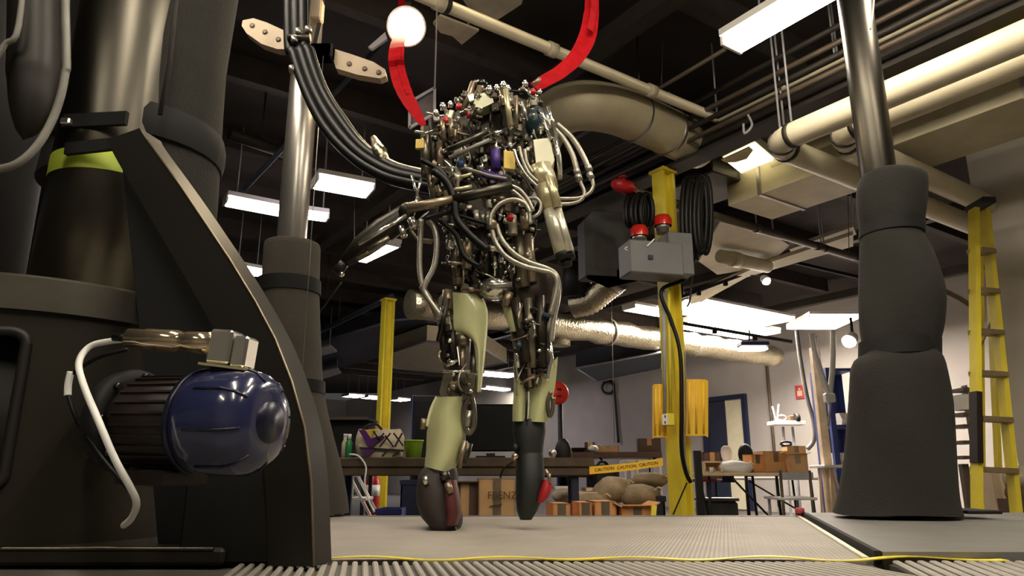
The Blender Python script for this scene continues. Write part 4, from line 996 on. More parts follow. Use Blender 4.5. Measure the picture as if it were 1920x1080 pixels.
# framed panel by left shoulder
fp4 = [P(768, 192, 3.6), P(815, 165, 3.6), P(815, 213, 3.6), P(768, 240, 3.6)]
t = thing('framed_panel', 'small pale framed panel hanging behind the left shoulder', 'panel', fp4[3])
MB().prism([p + Yv * .012 for p in fp4], Yv * .01).build('pane', 'screen_grey', t)
for i in range(4): MB().bar(fp4[i], fp4[(i + 1) % 4], .015, .012, up=Yv).build('frame_bar', 'frame_pale', t)
MB().tube([fp4[1], Vec((fp4[1].x, 3.6, ZC))], .005, 6).build('hanger_rod', 'frame_pale', t)
# foil duct along U
f0 = PZ(925, 592, 2.65); f1 = PZ(1492, 660, 2.68); fdir = U
FL = (f1 - f0).dot(U)
fo = thing('foil_duct', 'long foil wrapped duct crossing behind the robot hips', 'duct', f0)
N = 40
MB().tube([f0 - U * 1.2 + U * (FL + 1.2) * i / N + Z * .01 * sin(i * 1.7) for i in range(N + 1)], [.175 + .012 * sin(i * 2.3) for i in range(N + 1)], 24).build('run', 'foil', fo)
for i in (8, 18, 28): MB().lathe([(-.02, .195), (.02, .195)], f0 - U * 1.2 + U * (FL + 1.2) * i / N, U, 24).build('band', 'steel', fo)
dq = PZ(1050, 620, 2.62); MB().tube([dq + Z * .0, dq - Z * .22], [.16, .14], 20).build('drop_collar', 'foil', fo)
t = thing('flexible_duct', 'crumpled foil flexible elbow above the long foil duct', 'duct', P(1115, 560, 7.5))
fpx = spline([P(1152, 528, 7.4), P(1130, 545, 7.5), P(1105, 565, 7.6), P(1075, 572, 7.7)], 10)
MB().tube(fpx, [.13 + .018 * (i % 2) for i in range(len(fpx))], 20).build('bellows', 'foil', t)
MB().lathe([(-.05, .14), (.05, .14)], fpx[0], fpx[1] - fpx[0], 20).build('collar', 'steel', t)
t = thing('dark_duct', 'black duct stub behind the lower end of the chrome arm', 'duct', P(1080, 540, 7.6))
MB().tube([P(1085, 480, 7.6), P(1080, 560, 7.6)], [.17, .15], 20).build('stub', 'black', t); MB().lathe([(-.02, .18), (.02, .18)], P(1084, 495, 7.6), Z, 20).build('band', 'beam_dark', t)
# black lighting track
tr = thing('lighting_track', 'black lighting track with corner beside the yellow column', 'track', P(1470, 487, 8))
for a, b in (((1278, 557), (1468, 487)), ((1468, 487), (1610, 520)), ((1278, 606), (1485, 641))): MB().bar(P(*a, 8.1), P(*b, 8.1), .03, .035).build('rail', 'black', tr)
for x, y in ((1310, 545), (1360, 527), (1410, 508), (1340, 617), (1415, 630)): MB().box(P(x, y + 4, 8.05), X * .025, Yv * .02, Z * .03, .005).build('clip', 'velcro', tr)
# ceiling tiles / white ceiling mess to the right of the coil
for i, (pts, z) in enumerate(((((1310, 490), (1350, 415), (1450, 440), (1480, 460), (1440, 500), (1345, 515)), 2.95), (((1290, 560), (1420, 500), (1540, 460), (1600, 440), (1600, 462), (1400, 520), (1300, 575)), 2.9), (((1480, 468), (1600, 425), (1605, 440), (1490, 484)), 3.05))):
    t = thing('soffit_panel', ['torn cream soffit panel right of the hanging cable coil', 'long cream soffit strip above the black track', 'slim cream soffit strip behind the right foam padding'][i], 'panel', PZ(*pts[0], z), 'cream soffit panels')
    MB().prism([PZ(a, b, z) for a, b in pts], Z * .04).build('board', 'pipe_white', t)
    q = PZ(*pts[2], z); MB().tube([q, Vec((q.x, q.y, ZC))], .008, 6).build('hanger_rod', 'frame_pale', t)
pipe('cream_pipe', 'short cream pipe stub under the torn soffit panel', [PZ(1350, 480, 2.85), PZ(1440, 500, 2.85)], .07, 'pipe_white', couplings=(.3,))
# blue grey ducts in the back left
for i, (pts, z, mt) in enumerate((([(600, 640), (740, 600), (860, 590), (860, 655), (740, 660), (600, 700)], 3.1, 'duct_blue'), ([(720, 665), (800, 640), (900, 650), (950, 680), (850, 700), (740, 690)], 2.8, 'duct_metal'), ([(1080, 690), (1240, 660), (1240, 690), (1120, 715)], 2.45, 'duct_blue'))):
    t = thing('far_duct', ['broad blue grey duct behind the far yellow column', 'flat pale duct behind the robot knee', 'dark flat duct left of the yellow guard'][i], 'duct', PZ(*pts[0], z), 'flat ducts in the far hall')
    MB().prism([PZ(a, b, z) for a, b in pts], Z * (.22 if i == 0 else .28)).build('trunk', mt, t)
    MB().tube([PZ(*p, z - .005) for p in pts + [pts[0]]], .02, 6).build('edge_flange', 'frame_pale', t)
for i, (pts, z) in enumerate((([(590, 655), (618, 648), (632, 660), (600, 668)], 2.9), ([(592, 700), (632, 690), (640, 700), (596, 714)], 2.9))):
    t = thing('reflector_panel', ['upper small pale panel right of the left foam padding', 'lower small pale panel right of the left foam padding'][i], 'panel', PZ(*pts[0], z), 'small pale panels')
    MB().prism([PZ(a, b, z) for a, b in pts], Z * .03).build('board', 'white_plastic', t); MB().tube([PZ(*pts[1], z), PZ(*pts[1], z) + Z * .7], .01, 6).build('hanger_rod', 'frame_pale', t)
wall_eq = None

# ================================================================ YELLOW COLUMNS
def column(px, py, Y, w, label, top):
    c = P(px, py, Y); t = thing('steel_column', label, 'column', (c.x, Y, 0), 'yellow steel columns')
    for s in (-1, 1): MB().box(Vec((c.x, Y, top / 2)) + U * s * w / 2, U * .012, V * w / 2, Z * top / 2).build('flange', 'yellow_paint', t)
    MB().box(Vec((c.x, Y, top / 2)), U * w / 2, V * .01, Z * top / 2).build('web', 'yellow_paint', t)
    MB().box(Vec((c.x, Y, top + .012)), U * w * .7, V * w * .7, Z * .012).build('cap_plate', 'yellow_paint', t)
    MB().box(Vec((c.x, Y, .012)), U * w * .9, V * w * .9, Z * .012).build('base_plate', 'yellow_paint', t)
    return t, c
yc, c = column(1264, 700, 5.0, .105, 'near yellow painted steel column with grey control box', 2.84)
column(720, 750, 9.0, .115, 'distant yellow painted steel column behind the purple bag', 2.82)
Yc = 5.0
def K(px, py, dy=0.0): return P(px, py, Yc - .14 + dy)
# conduits, outlet
for i, x in enumerate((1247, 1257)):
    tag(MB().tube([K(x - 3, 545), K(x, 775)], .011, 8).build('conduit', 'yellow_paint' if i else 'frame_pale'), ['pale conduit down the left face of the near yellow column', 'yellow conduit beside the pale one on the near yellow column'][i], 'conduit', 'conduits on the yellow column')
ob = thing('outlet_box', 'white electrical outlet box on the near yellow column', 'outlet', K(1252, 800))
MB().box(K(1255, 787), X * .03, Yv * .03, Z * .04, .005).build('back_box', 'yellow_paint', ob); MB().box(K(1247, 787, -.035), X * .02, Yv * .006, Z * .035, .003).build('cover', 'white_plastic', ob)
for y in (781, 792): MB().box(K(1247, y, -.042), X * .004, Yv * .002, Z * .008).build('socket', 'navy', ob)
# yellow guards
def guard(l, r, tpy, bpy_, dy, label):
    t = thing('column_guard', label, 'guard', K((l + r) / 2, bpy_, dy), 'yellow plastic guards on the column')
    n = 9; rows = []
    for py in (bpy_, bpy_ - 4, (tpy + bpy_) / 2, tpy + 5, tpy):
        row = []
        for i in range(n):
            u = i / (n - 1); px = l + (r - l) * u; row.append(K(px, py + (3 if i in (0, n - 1) else 0), dy - .03 * sin(u * pi)))
        rows.append(row)
    back = [[p + Yv * .02 for p in rw] for rw in rows]
    mb = MB(); mb.grid(rows); mb.grid(back); mb.grid([rows[0], back[0]]); mb.grid([rows[-1], back[-1]]); mb.grid([[q[0] for q in rows], [q[0] for q in back]]); mb.grid([[q[-1] for q in rows], [q[-1] for q in back]])
    mb.build('panel', 'yellow_guard', t)
    for f in (.2, .5, .8):
        x = l + (r - l) * f; MB().tube([K(x, bpy_ - 4, dy - .028 * sin(f * pi)), K(x, tpy + 5, dy - .028 * sin(f * pi))], .008, 6).build('rib', 'yellow_guard', t)
    return t
guard(1224, 1250, 720, 820, .05, 'narrow yellow plastic guard on the left of the near column')
guard(1283, 1328, 711, 817, .05, 'wide yellow plastic guard on the right of the near column')
# grey control box with two red lamps
cbx = thing('control_box', 'light grey control box with two red beacons on the yellow column', 'control box', K(1225, 530))
e0, e1_ = yaw(14)
MB().box(K(1220, 490, -.12), e0 * .195, e1_ * .1, Z * .115, .008).build('cabinet', 'box_grey', cbx)
MB().box(K(1266, 482, -.05), e0 * .09, e1_ * .1, Z * .15, .008).build('side_cabinet', 'box_grey', cbx)
MB().box(K(1220, 482, -.235), e0 * .017, e1_ * .004, Z * .014).build('name_plate', 'navy', cbx)
MB().tube([K(1178 + 6 * cos(a * .42), 466 + 3 * sin(a * .42), -.23) for a in range(16)], .004, 6).build('key_ring', 'white_plastic', cbx)
MB().bar(K(1213, 462, -.24), K(1227, 448, -.24), .008, .008).build('latch', 'white_plastic', cbx)
for i, (x, y, dy) in enumerate(((1199, 452, -.12), (1243, 432, -.06))):
    t = thing('beacon_lamp', ['left red beacon lamp on the grey control box', 'right darker red beacon lamp on the grey control box'][i], 'beacon', K(x, y, dy), 'red beacons on the control box')
    MB().lathe([(-.03, .045), (.0, .045), (.0, .05), (.03, .05)], K(x, y - 2, dy), Z, 18).build('base', 'steel', t)
    MB().lathe([(0, .062), (.05, .062), (.075, .05), (.085, .02), (.086, .001)], K(x, y - 8, dy), Z, 20, caps=False).build('lens', 'red_lens', t)
gb = thing('junction_cabinet', 'large dark grey cabinet behind the control box', 'cabinet', P(1145, 520, 5.6))
MB().box(P(1145, 466, 5.7), e0 * .22, e1_ * .2, Z * .25, .01).build('cabinet', 'box_grey_dark', gb)
MB().box(P(1140, 466, 5.49), e0 * .2, e1_ * .006, Z * .23, .004).build('door', 'box_grey_dark', gb); MB().bar(P(1165, 500, 5.6), P(1262, 510, 5.02), .04, .04).build('mount_arm', 'steel_dull', gb); MB().box(P(1180, 466, 5.47), e0 * .008, e1_ * .01, Z * .03).build('handle', 'steel', gb)
MB().prism([P(1100, 522, 5.5), P(1190, 500, 5.5), P(1215, 522, 5.5), P(1140, 540, 5.5)], Z * .02).build('support_shelf', 'sheet_cream', gb, 'cream shelf under the cabinet')
# coils of black cable
def coil(px, py0, py1, dy, w, cnt, label, Y0=None):
    t = thing('cable_coil', label, 'cable', K(px, py1, dy), 'black cable coils on the yellow column')
    for i in range(cnt):
        ox = (i - cnt / 2) * w; pts = []
        for k in range(21):
            a = 2 * pi * k / 20; pts.append(K(px + ox + 9 * sin(a) * (1 + .15 * (i % 3)), (py0 + py1) / 2 + (py1 - py0 + (i * 7) % 13) / 2 * cos(a), dy + .02 * sin(i * 2.1) + .04 * sin(a)))
        MB().tube(pts, .02, 7).build('loop', 'hose_black', t)
    MB().tube([K(px - 12, py0 + 6, dy - .03), K(px + 12, py0 + 6, dy - .03)], .012, 8).build('hook', 'steel_dull', t)
    return t
coil(1308, 334, 470, -.05, 5, 8, 'big coil of black cable right of the yellow column')
coil(1200, 368, 425, -.02, 6, 6, 'small coil of black cable behind the left red beacon')
cable('power_cable', 'black cable dropping along the right face of the near yellow column', [K(1296, 470), K(1288, 520), K(1240, 545, -.02), K(1258, 600, -.02), K(1275, 660, -.04), K(1278, 760, -.05), K(1278, 840, -.04), K(1286, 885, -.02), K(1296, 905, -.02)], .014, 'hose_black', n=8)
cable('drop_cable', 'thin green grey cable right of the thick black cable', [K(1284, 660), K(1286, 760), K(1284, 850), K(1292, 890)], .006, 'cable_grey')
cable('floor_cable', 'thin black cable slanting across the foot of the yellow column', [K(1288, 905, -.05), K(1275, 935, -.05), K(1262, 965, -.05)], .005, 'hose_black')
cable('coil_tail', 'black cable tail running up from the coil bottom', [K(1308, 470, -.05), K(1300, 500), K(1294, 560), K(1288, 575)], .007, 'hose_black')

# ================================================================ BENCH RAIL AND CAUTION TAPE
BY = 4.8
bn = thing('wooden_bench', 'long dark wooden bench behind the robot legs', 'bench', P(860, 960, BY))
tz = P(800, 858, BY).z
l0 = P(600, 870, BY); l1_ = P(1112, 876, BY + .05)
MB().box(Vec(((l0.x + l1_.x) / 2, BY + .17, tz - .03)), X * (l1_.x - l0.x) / 2, Yv * .19, Z * .03, .006).build('top', 'wood_dark', bn)
MB().box(Vec(((l0.x + l1_.x) / 2, BY + .02, tz - .085)), X * (l1_.x - l0.x) / 2, Yv * .025, Z * .03, .006).build('apron', 'wood_dark', bn)
for x in (640, 1077): 
    q = P(x, 930, BY + .1)
    for yy in (BY + .06, BY + .3): MB().box(Vec((q.x, yy, (tz - .1) / 2)), X * .025, Yv * .025, Z * (tz - .1) / 2, .004).build('leg', 'navy', bn)
ct = thing('caution_tape', 'yellow caution tape from the bench end to the near yellow column', 'tape', P(1110, 890, BY))
t0 = P(1105, 882, BY - .03); t1 = P(1243, 866, Yc - .12); tpts = [t0 + (t1 - t0) * (i / 12) - Z * .006 * sin(i / 12 * pi) for i in range(13)]
MB().ribbon(tpts, [Z * .024] * 13, .002).build('strip', 'yellow_guard', ct)
for f in (.2, .5, .8): text('lettering', 'CAUTION', .03, t0 + (t1 - t0) * f - Z * .006 * sin(f * pi) - Yv * .003, (t1 - t0), Z, 'black', ct)
# things on the bench
def BQ(px, py, dy=.1): return P(px, py, BY + dy)
bgt = thing('tote_bag', 'purple, yellow and cream patterned tote bag on the bench', 'bag', BQ(712, 858))
def bs(pts, dy, th, mt, nm, p=bgt): return MB().prism([BQ(a, b, dy) for a, b in pts], Yv * th).build(nm, mt, p)
rowsb = []
for i, (py, l, r, d) in enumerate(((858, 672, 756, .09), (848, 668, 758, .11), (832, 666, 759, .1), (818, 668, 758, .06), (806, 672, 752, .03))):
    ring = []
    for k in range(25):
        a = 2 * pi * k / 24; cx = (l + r) / 2; hw = (r - l) / 2
        ring.append(BQ(cx + hw * math.copysign(abs(cos(a)) ** .6, cos(a)), py + 2 * sin(a * 3), .12 + d * math.copysign(abs(sin(a)) ** .8, sin(a))))
    rowsb.append(ring)
mb = MB(); mb.grid(rowsb); mb.add(rowsb[0][:-1], [list(range(24))]); mb.add(rowsb[-1][:-1], [list(range(24))]); mb.build('body', 'bag_cream', bgt)
bs([(672, 806), (684, 806), (694, 822), (716, 816), (722, 820), (698, 838), (690, 836)], -.005, .03, 'bag_purple', 'purple_chevron')
bs([(684, 806), (706, 806), (697, 819)], -.004, .03, 'bag_yellow', 'yellow_diamond')
bs([(674, 838), (756, 843), (756, 847), (674, 842)], -.006, .03, 'bag_dark', 'dark_band'); bs([(676, 842), (704, 844), (690, 856)], -.007, .03, 'bag_purple', 'purple_chevron')
for a, b in (((700, 808), (712, 826)), ((722, 816), (738, 838)), ((738, 812), (756, 836)), ((740, 838), (754, 812)), ((712, 838), (732, 812)), ((700, 838), (720, 812)), ((716, 856), (726, 845)), ((736, 856), (748, 846))):
    MB().bar(BQ(a[0], a[1], -.012), BQ(b[0], b[1], -.012), .01, .007, up=Yv).build('pattern_stripe', 'bag_dark', bgt)
MB().tube(spline([BQ(680, 806, .1), BQ(690, 798, .1), BQ(706, 796, .1), BQ(716, 806, .1)]), .008).build('handle', 'bag_dark', bgt)
gbn = thing('plastic_tub', 'lime green plastic tub beside the patterned tote bag', 'tub', BQ(775, 858))
q = BQ(775, 858, .12); MB().lathe([(0, .05), (.108, .062), (.112, .066), (.116, .066), (.116, .058), (.02, .048)], Vec((q.x, q.y, tz)), Z, 24).build('body', 'lime_bin', gbn)
MB().lathe([(.105, .067), (.117, .067)], Vec((q.x, q.y, tz)), Z, 24).build('rim', 'lime_bin', gbn)
bt = thing('spray_bottle', 'clear green spray bottle at the left end of the bench', 'bottle', BQ(652, 858))
q = BQ(653, 858, .1); MB().lathe([(0, .022), (.1, .023), (.12, .012), (.125, .012)], Vec((q.x, q.y, tz)), Z, 16).build('body', 'green_liquid', bt); MB().lathe([(.125, .014), (.155, .014)], Vec((q.x, q.y, tz)), Z, 12).build('cap', 'white_plastic', bt)
bt = thing('cleaning_bottle', 'pale grey cleaning bottle just left of the green one', 'bottle', BQ(645, 858))
q = BQ(645, 858, .16); MB().lathe([(0, .02), (.1, .02), (.12, .01), (.14, .01)], Vec((q.x, q.y, tz)), Z, 16).build('body', 'pale_room', bt); MB().lathe([(.14, .012), (.16, .012)], Vec((q.x, q.y, tz)), Z, 12).build('cap', 'white_plastic', bt)
cable('extension_cord', 'white extension cord drooping from the bench beside the extinguisher', [BQ(655, 852, -.03), BQ(672, 855, -.05), BQ(686, 875, -.06), BQ(684, 905, -.06), BQ(690, 935, -.06), BQ(702, 960, -.06)], .006, 'cable_white')
cable('tool_cord', 'thin dark cord with yellow plug hanging from the bench between the boots', [BQ(962, 866, -.05), BQ(945, 878, -.06), BQ(938, 900, -.06), BQ(942, 940, -.06), BQ(946, 966, -.06)], .006, 'hose_black')
# black screen mass on bench
sc = thing('monitor', 'large black monitor standing on the bench behind the robot shin', 'monitor', BQ(920, 860, .3))
MB().box(BQ(920, 802, .25), X * .17, Yv * .02, Z * .16, .01).build('screen', 'black_gloss', sc); MB().bar(BQ(920, 850, .26), BQ(920, 858, .26), .06, .03).build('stand', 'black', sc)
MB().box(Vec((BQ(920, 858, .26).x, BY + .26, tz + .008)), X * .1, Yv * .07, Z * .008, .004).build('foot', 'black', sc)
cb = thing('tall_cabinet', 'tall black cabinet with blue side behind the tote bag', 'cabinet', P(800, 960, 6.6))
q = P(815, 800, 6.8); hz = P(800, 742, 6.8).z
MB().box(Vec((q.x, 7.0, hz / 2)), X * .2, Yv * .25, Z * hz / 2, .01).build('body', 'black', cb); MB().box(Vec((q.x - .205, 7.0, hz / 2)), X * .006, Yv * .25, Z * hz / 2).build('side_panel', 'blue_rack', cb)
MB().box(Vec((q.x, 6.745, hz * .5)), X * .18, Yv * .006, Z * hz * .46).build('door', 'black_gloss', cb)
MB().box(Vec((q.x + .15, 6.73, hz * .5)), X * .01, Yv * .01, Z * .06).build('handle', 'steel', cb)
dk_ = thing('dark_hutch', 'low black hutch behind the left foam padding', 'cabinet', P(640, 860, 6.5))
dx_ = P(638, 820, 6.6).x; dz_ = P(645, 788, 6.6).z; MB().box(Vec((dx_, 6.8, (dz_ + .78) / 2)), X * .24, Yv * .2, Z * (dz_ - .78) / 2, .01).build('body', 'black', dk_)
for sx in (-.22, .22):
    for sy in (6.63, 6.97): MB().box(Vec((dx_ + sx, sy, .39)), X * .015, Yv * .015, Z * .39).build('leg', 'black', dk_)
MB().box(Vec((dx_, 6.75, dz_ + .01)), X * .26, Yv * .26, Z * .012).build('top', 'wood_dark', dk_)
# fire extinguisher by far column
xe = thing('fire_extinguisher', 'red fire extinguisher with white label by the far yellow column', 'extinguisher', P(697, 970, 8.4))
q = P(697, 965, 8.4); s0 = q.z
MB().lathe([(0, .07), (.02, .078), (.36, .078), (.41, .05), (.43, .025), (.46, .025)], q, Z, 20).build('cylinder', 'extinguisher_red', xe)
MB().lathe([(.2, .0795), (.32, .0795)], q, Z, 20).build('label_band', 'white_plastic', xe); MB().bar(q + Z * .46, q + Vec((.08, -.05, .52)), .02, .02).build('handle', 'black', xe)
MB().tube(spline([q + Vec((-.03, -.03, .46)), q + Vec((-.12, -.05, .4)), q + Vec((-.1, -.06, .2))]), .012).build('hose', 'hose_black', xe)
MB().box(q + Vec((.0, .1, .2)), X * .03, Yv * .03, Z * .2).build('wall_bracket', 'steel_dull', xe)
tag(MB().box(Vec((q.x, q.y + .05, s0 / 2 - .01)), X * .1, Yv * .1, Z * (s0 / 2 - .012), .02).build('extinguisher_stand', 'black'), 'black stand carrying the fire extinguisher', 'stand')
# white step stool
st = thing('step_stool', 'white folding step stool right of the left foam padding', 'ladder', P(670, 970, 5.6))
for dx in (0, .05):
    MB().bar(P(652, 886, 5.6) + Yv * dx * 6, P(698, 975, 5.6) + Yv * dx * 6, .025, .02).build('rail', 'white_plastic', st)
    MB().bar(P(646, 886, 5.6) + Yv * dx * 6, P(640, 975, 5.6) + Yv * dx * 6, .02, .02).build('rear_leg', 'white_plastic', st)
for x, y in ((652, 890), (676, 935)): MB().box(P(x, y, 5.75), X * .07, Yv * .16, Z * .012, .004).build('step', 'white_plastic', st)
for i, (l, r, tp_, Y, mt, label, nm) in enumerate(((706, 752, 954, 5.8, 'blue_crate', 'small blue crate at the foot of the far yellow column', 'plastic_crate'), (752, 795, 900, 6.2, 'navy', 'dark navy crate under the bench left of the standing boot', 'plastic_crate'), (1048, 1075, 895, 5.9, 'blue_crate', 'blue crate under the bench right end', 'plastic_crate'), (1220, 1246, 930, 5.4, 'navy', 'navy crate against the foot of the near yellow column', 'plastic_crate'))):
    a_, b_ = P(l, tp_, Y), P(r, tp_, Y); w = b_.x - a_.x; h = max(.12, a_.z)
    t = thing(nm, label, 'crate', ((a_.x + b_.x) / 2, Y, 0), 'plastic crates')
    cx = (a_.x + b_.x) / 2
    for s in (-1, 1): MB().box((cx + s * (w / 2 - .006), Y + .15, h / 2), X * .006, Yv * .15, Z * h / 2).build('side', mt, t); MB().box((cx, Y + .15 + s * .144, h / 2), X * w / 2, Yv * .006, Z * h / 2).build('side', mt, t)
    MB().box((cx, Y + .15, .01), X * w / 2, Yv * .15, Z * .01).build('bottom', mt, t); MB().box((cx, Y - .004, h - .02), X * (w / 2 + .008), Yv * .008, Z * .02).build('rim', mt, t)

# ================================================================ CARDBOARD BOXES AND SACKS
def carton(l, r, tp_, Y, label, mt='cardboard', dep=.3, flaps=True, z0=0.0, ydeg=6, tape=True, group='cardboard boxes'):
    a_, b_ = P(l, tp_, Y), P(r, tp_, Y); w = (b_.x - a_.x); h = a_.z - z0; e, f = yaw(ydeg); cx = (a_.x + b_.x) / 2
    t = thing('cardboard_box', label, 'box', (cx, Y, z0), group); c = Vec((cx, Y, z0)) + f * dep / 2
    for s in (-1, 1):
        MB().box(c + e * s * (w / 2 - .004) + Z * h / 2, e * .004, f * dep / 2, Z * h / 2).build('side', mt, t)
        MB().box(c + f * s * (dep / 2 - .004) + Z * h / 2, e * w / 2, f * .004, Z * h / 2).build('side', mt, t)
    MB().box(c + Z * .005, e * w / 2, f * dep / 2, Z * .005).build('bottom', mt, t)
    if flaps:
        for s in (-1, 1):
            q = c + e * s * w / 2 + Z * h; MB().bar(q, q + e * s * w * .22 + Z * w * .12, dep * .98, .006, up=Z).build('flap', mt, t)
        q = c - f * dep / 2 + Z * h; MB().bar(q, q - f * w * .18 + Z * w * .05, w * .96, .006, up=Z).build('flap', mt, t)
    else:
        MB().box(c + Z * (h - .004), e * w / 2, f * dep / 2, Z * .004).build('lid', mt, t)
    if tape: MB().box(c - f * (dep / 2 + .001) + Z * h * .75, e * .025, f * .001, Z * h * .25).build('packing_tape', 'tan_metal' if mt != 'cardboard_dark' else 'cardboard', t)
    return t, c - f * dep / 2, e, w, h
bx_, fc_, e, w, h = carton(898, 966, 897, 4.45, 'upright cardboard box with brown printing between the robot boots', dep=.24, flaps=False)
text('lettering', 'FBENZ', .06, Vec((P(942, 929, 4.45).x, fc_.y - .012, P(942, 929, 4.45).z)), e, Z, 'print_brown', bx_)
MB().bar(Vec((P(918, 949, 4.45).x, fc_.y - .012, P(918, 949, 4.45).z)), Vec((P(942, 945, 4.45).x, fc_.y - .008, P(942, 945, 4.45).z)), .004, .008, up=Yv).build('printed_line', 'print_brown', bx_)
carton(840, 904, 906, 4.5, 'dark brown open box left of the printed cardboard box', 'cardboard_dark', .24)
carton(1036, 1070, 944, 4.4, 'small orange cardboard box left of the bench leg', 'cardboard_orange', .25, False)
carton(1086, 1110, 942, 4.4, 'small orange cardboard box just right of the bench leg', 'cardboard_orange', .25, False)
carton(1114, 1156, 940, 4.4, 'orange cardboard box in front of the sacks', 'cardboard_orange', .25, False)
carton(1164, 1226, 950, 4.4, 'wide shallow cardboard tray in front of the sacks', 'cardboard_orange', .25, True)
tag(MB().bar(P(1226, 948, 4.36), Vec((P(1200, 960, 4.36).x, 4.3, 0.0)), .03, .03).build('yellow_bracket', 'yellow_paint'), 'small yellow bracket leaning on the shallow cardboard tray', 'bracket')
def sack(px, py, rx, ry, Y, label, mt='sack', seed=0):
    c = P(px, py, Y); k = SC(px, py, Y); t = MB(); r2 = random.Random(seed); n, m_ = 18, 10; rows = []
    ph = [r2.uniform(0, 6) for _ in range(4)]
    for j in range(m_ + 1):
        f = pi * j / m_; rw = []
        for i in range(n + 1):
            a = 2 * pi * i / n; b = 1 + .1 * sin(a * 2 + ph[0]) * sin(f) + .09 * sin(f * 4 + a * 3 + ph[1]) * sin(f)
            rw.append(c + Vec((sin(f) * cos(a) * rx * k * b, sin(f) * sin(a) * .16 * b, -cos(f) * ry * k * b)))
        rows.append(rw)
    t.grid(rows); o = tag(t.build('burlap_sack', mt), label, 'sack', 'sacks piled behind the caution tape')
    q = c + Vec((rx * k * .6, -.1, ry * k * .5)); MB().tube(spline([q, q + Vec((.02, -.03, .02)), q + Vec((.05, -.03, .0))]), .006).build('tie', 'wood_light', o)
    return o
sack(1150, 918, 34, 24, 5.55, 'tan burlap sack in the middle of the pile', seed=1)
sack(1200, 930, 40, 22, 5.5, 'tan burlap sack leaning at the right front of the pile', seed=2)
sack(1110, 938, 30, 14, 5.5, 'flattened burlap sack at the left front of the pile', seed=3)
sack(1218, 900, 34, 14, 5.75, 'burlap sack at the back of the pile beside the yellow column', seed=4)
sack(1056, 930, 22, 14, 5.5, 'pale lumpy sack left of the bench leg', 'plate_cream', seed=5)
for i, (l, r, y, Y) in enumerate(((1040, 1078, 915, 5.6), (1082, 1122, 926, 5.5), (1098, 1145, 918, 5.7))):
    a_, b_ = P(l, y, Y), P(r, y, Y); cx = (a_.x + b_.x) / 2
    t = thing('wooden_board', ['pale board lying left of the bench leg', 'pale board lying right of the bench leg', 'pale crumpled board in front of the black chair'][i], 'board', (cx, Y, a_.z), 'pale boards under the bench')
    MB().box((cx, Y + .15, a_.z), X * (b_.x - a_.x) / 2, Yv * .18, Z * .012, .004).build('plank', 'wood_light' if i else 'white_plastic', t)
    MB().box((cx, Y + .15, a_.z / 2 - .008), X * .02, Yv * .02, Z * (a_.z / 2 - .008)).build('support_leg', 'wood_dark', t)
ch = thing('office_chair', 'black office chair backrest behind the right bench end', 'chair', P(1055, 968, 5.6))
def blob(px, py, rx, ry, Y, d, name, mt, parent):
    c = P(px, py, Y); k = SC(px, py, Y); return MB().ball(c, 1, 16, (rx * k, d, ry * k)).build(name, mt, parent)
blob(1056, 850, 16, 28, 5.7, .05, 'backrest', 'black', ch); q = P(1056, 890, 5.9)
MB().tube([q + Z * .12, Vec((q.x, q.y, .1))], .025, 8).build('stem', 'black', ch); MB().box(q + Z * .02, X * .2, Yv * .2, Z * .04, .02).build('seat', 'black', ch)
for k in range(5): MB().bar(Vec((q.x, q.y, .1)), Vec((q.x + .25 * cos(k * 1.257), q.y + .25 * sin(k * 1.257), .05)), .04, .03).build('foot', 'black', ch)
bm_ = thing('black_case', 'black padded case under the caution tape', 'case', P(1130, 925, 6.0))
MB().box(P(1130, 898, 6.0), yaw(10)[0] * .11, yaw(10)[1] * .12, Z * .11, .03).build('body', 'black', bm_); MB().tube(spline([P(1120, 872, 5.95), P(1126, 866, 5.95), P(1136, 867, 5.95), P(1140, 873, 5.95)]), .01).build('handle', 'hose_black', bm_)
# pole with red bell
pl = thing('alarm_post', 'thin black post behind the swinging leg carrying a red alarm', 'post', P(1052, 968, 5.9))
q = P(1052, 870, 6.4); MB().tube([Vec((q.x, 6.4, 0)), Vec((q.x, 6.4, P(1052, 722, 6.4).z))], .022, 10).build('shaft', 'black', pl); MB().box(Vec((q.x, 6.4, .01)), X * .1, Yv * .1, Z * .01).build('foot_plate', 'black', pl)
al = thing('alarm_bell', 'round bright red alarm on the thin black post', 'alarm', P(1045, 760, 5.9))
q = P(1045, 737, 6.33); MB().lathe([(-.02, .055), (0, .1), (.02, .1), (.035, .08), (.04, .001)], q, Vec((.3, -1, 0)), 24, caps=False).build('dome', 'bell_red', al)
for z_ in (.03, -.03): MB().box(q + Vec((.015, -.04, z_)), X * .02, Yv * .006, Z * .008).build('slot', 'black', al)
MB().box(q + Vec((0, .03, 0)), X * .03, Yv * .03, Z * .03).build('mount', 'black', al)

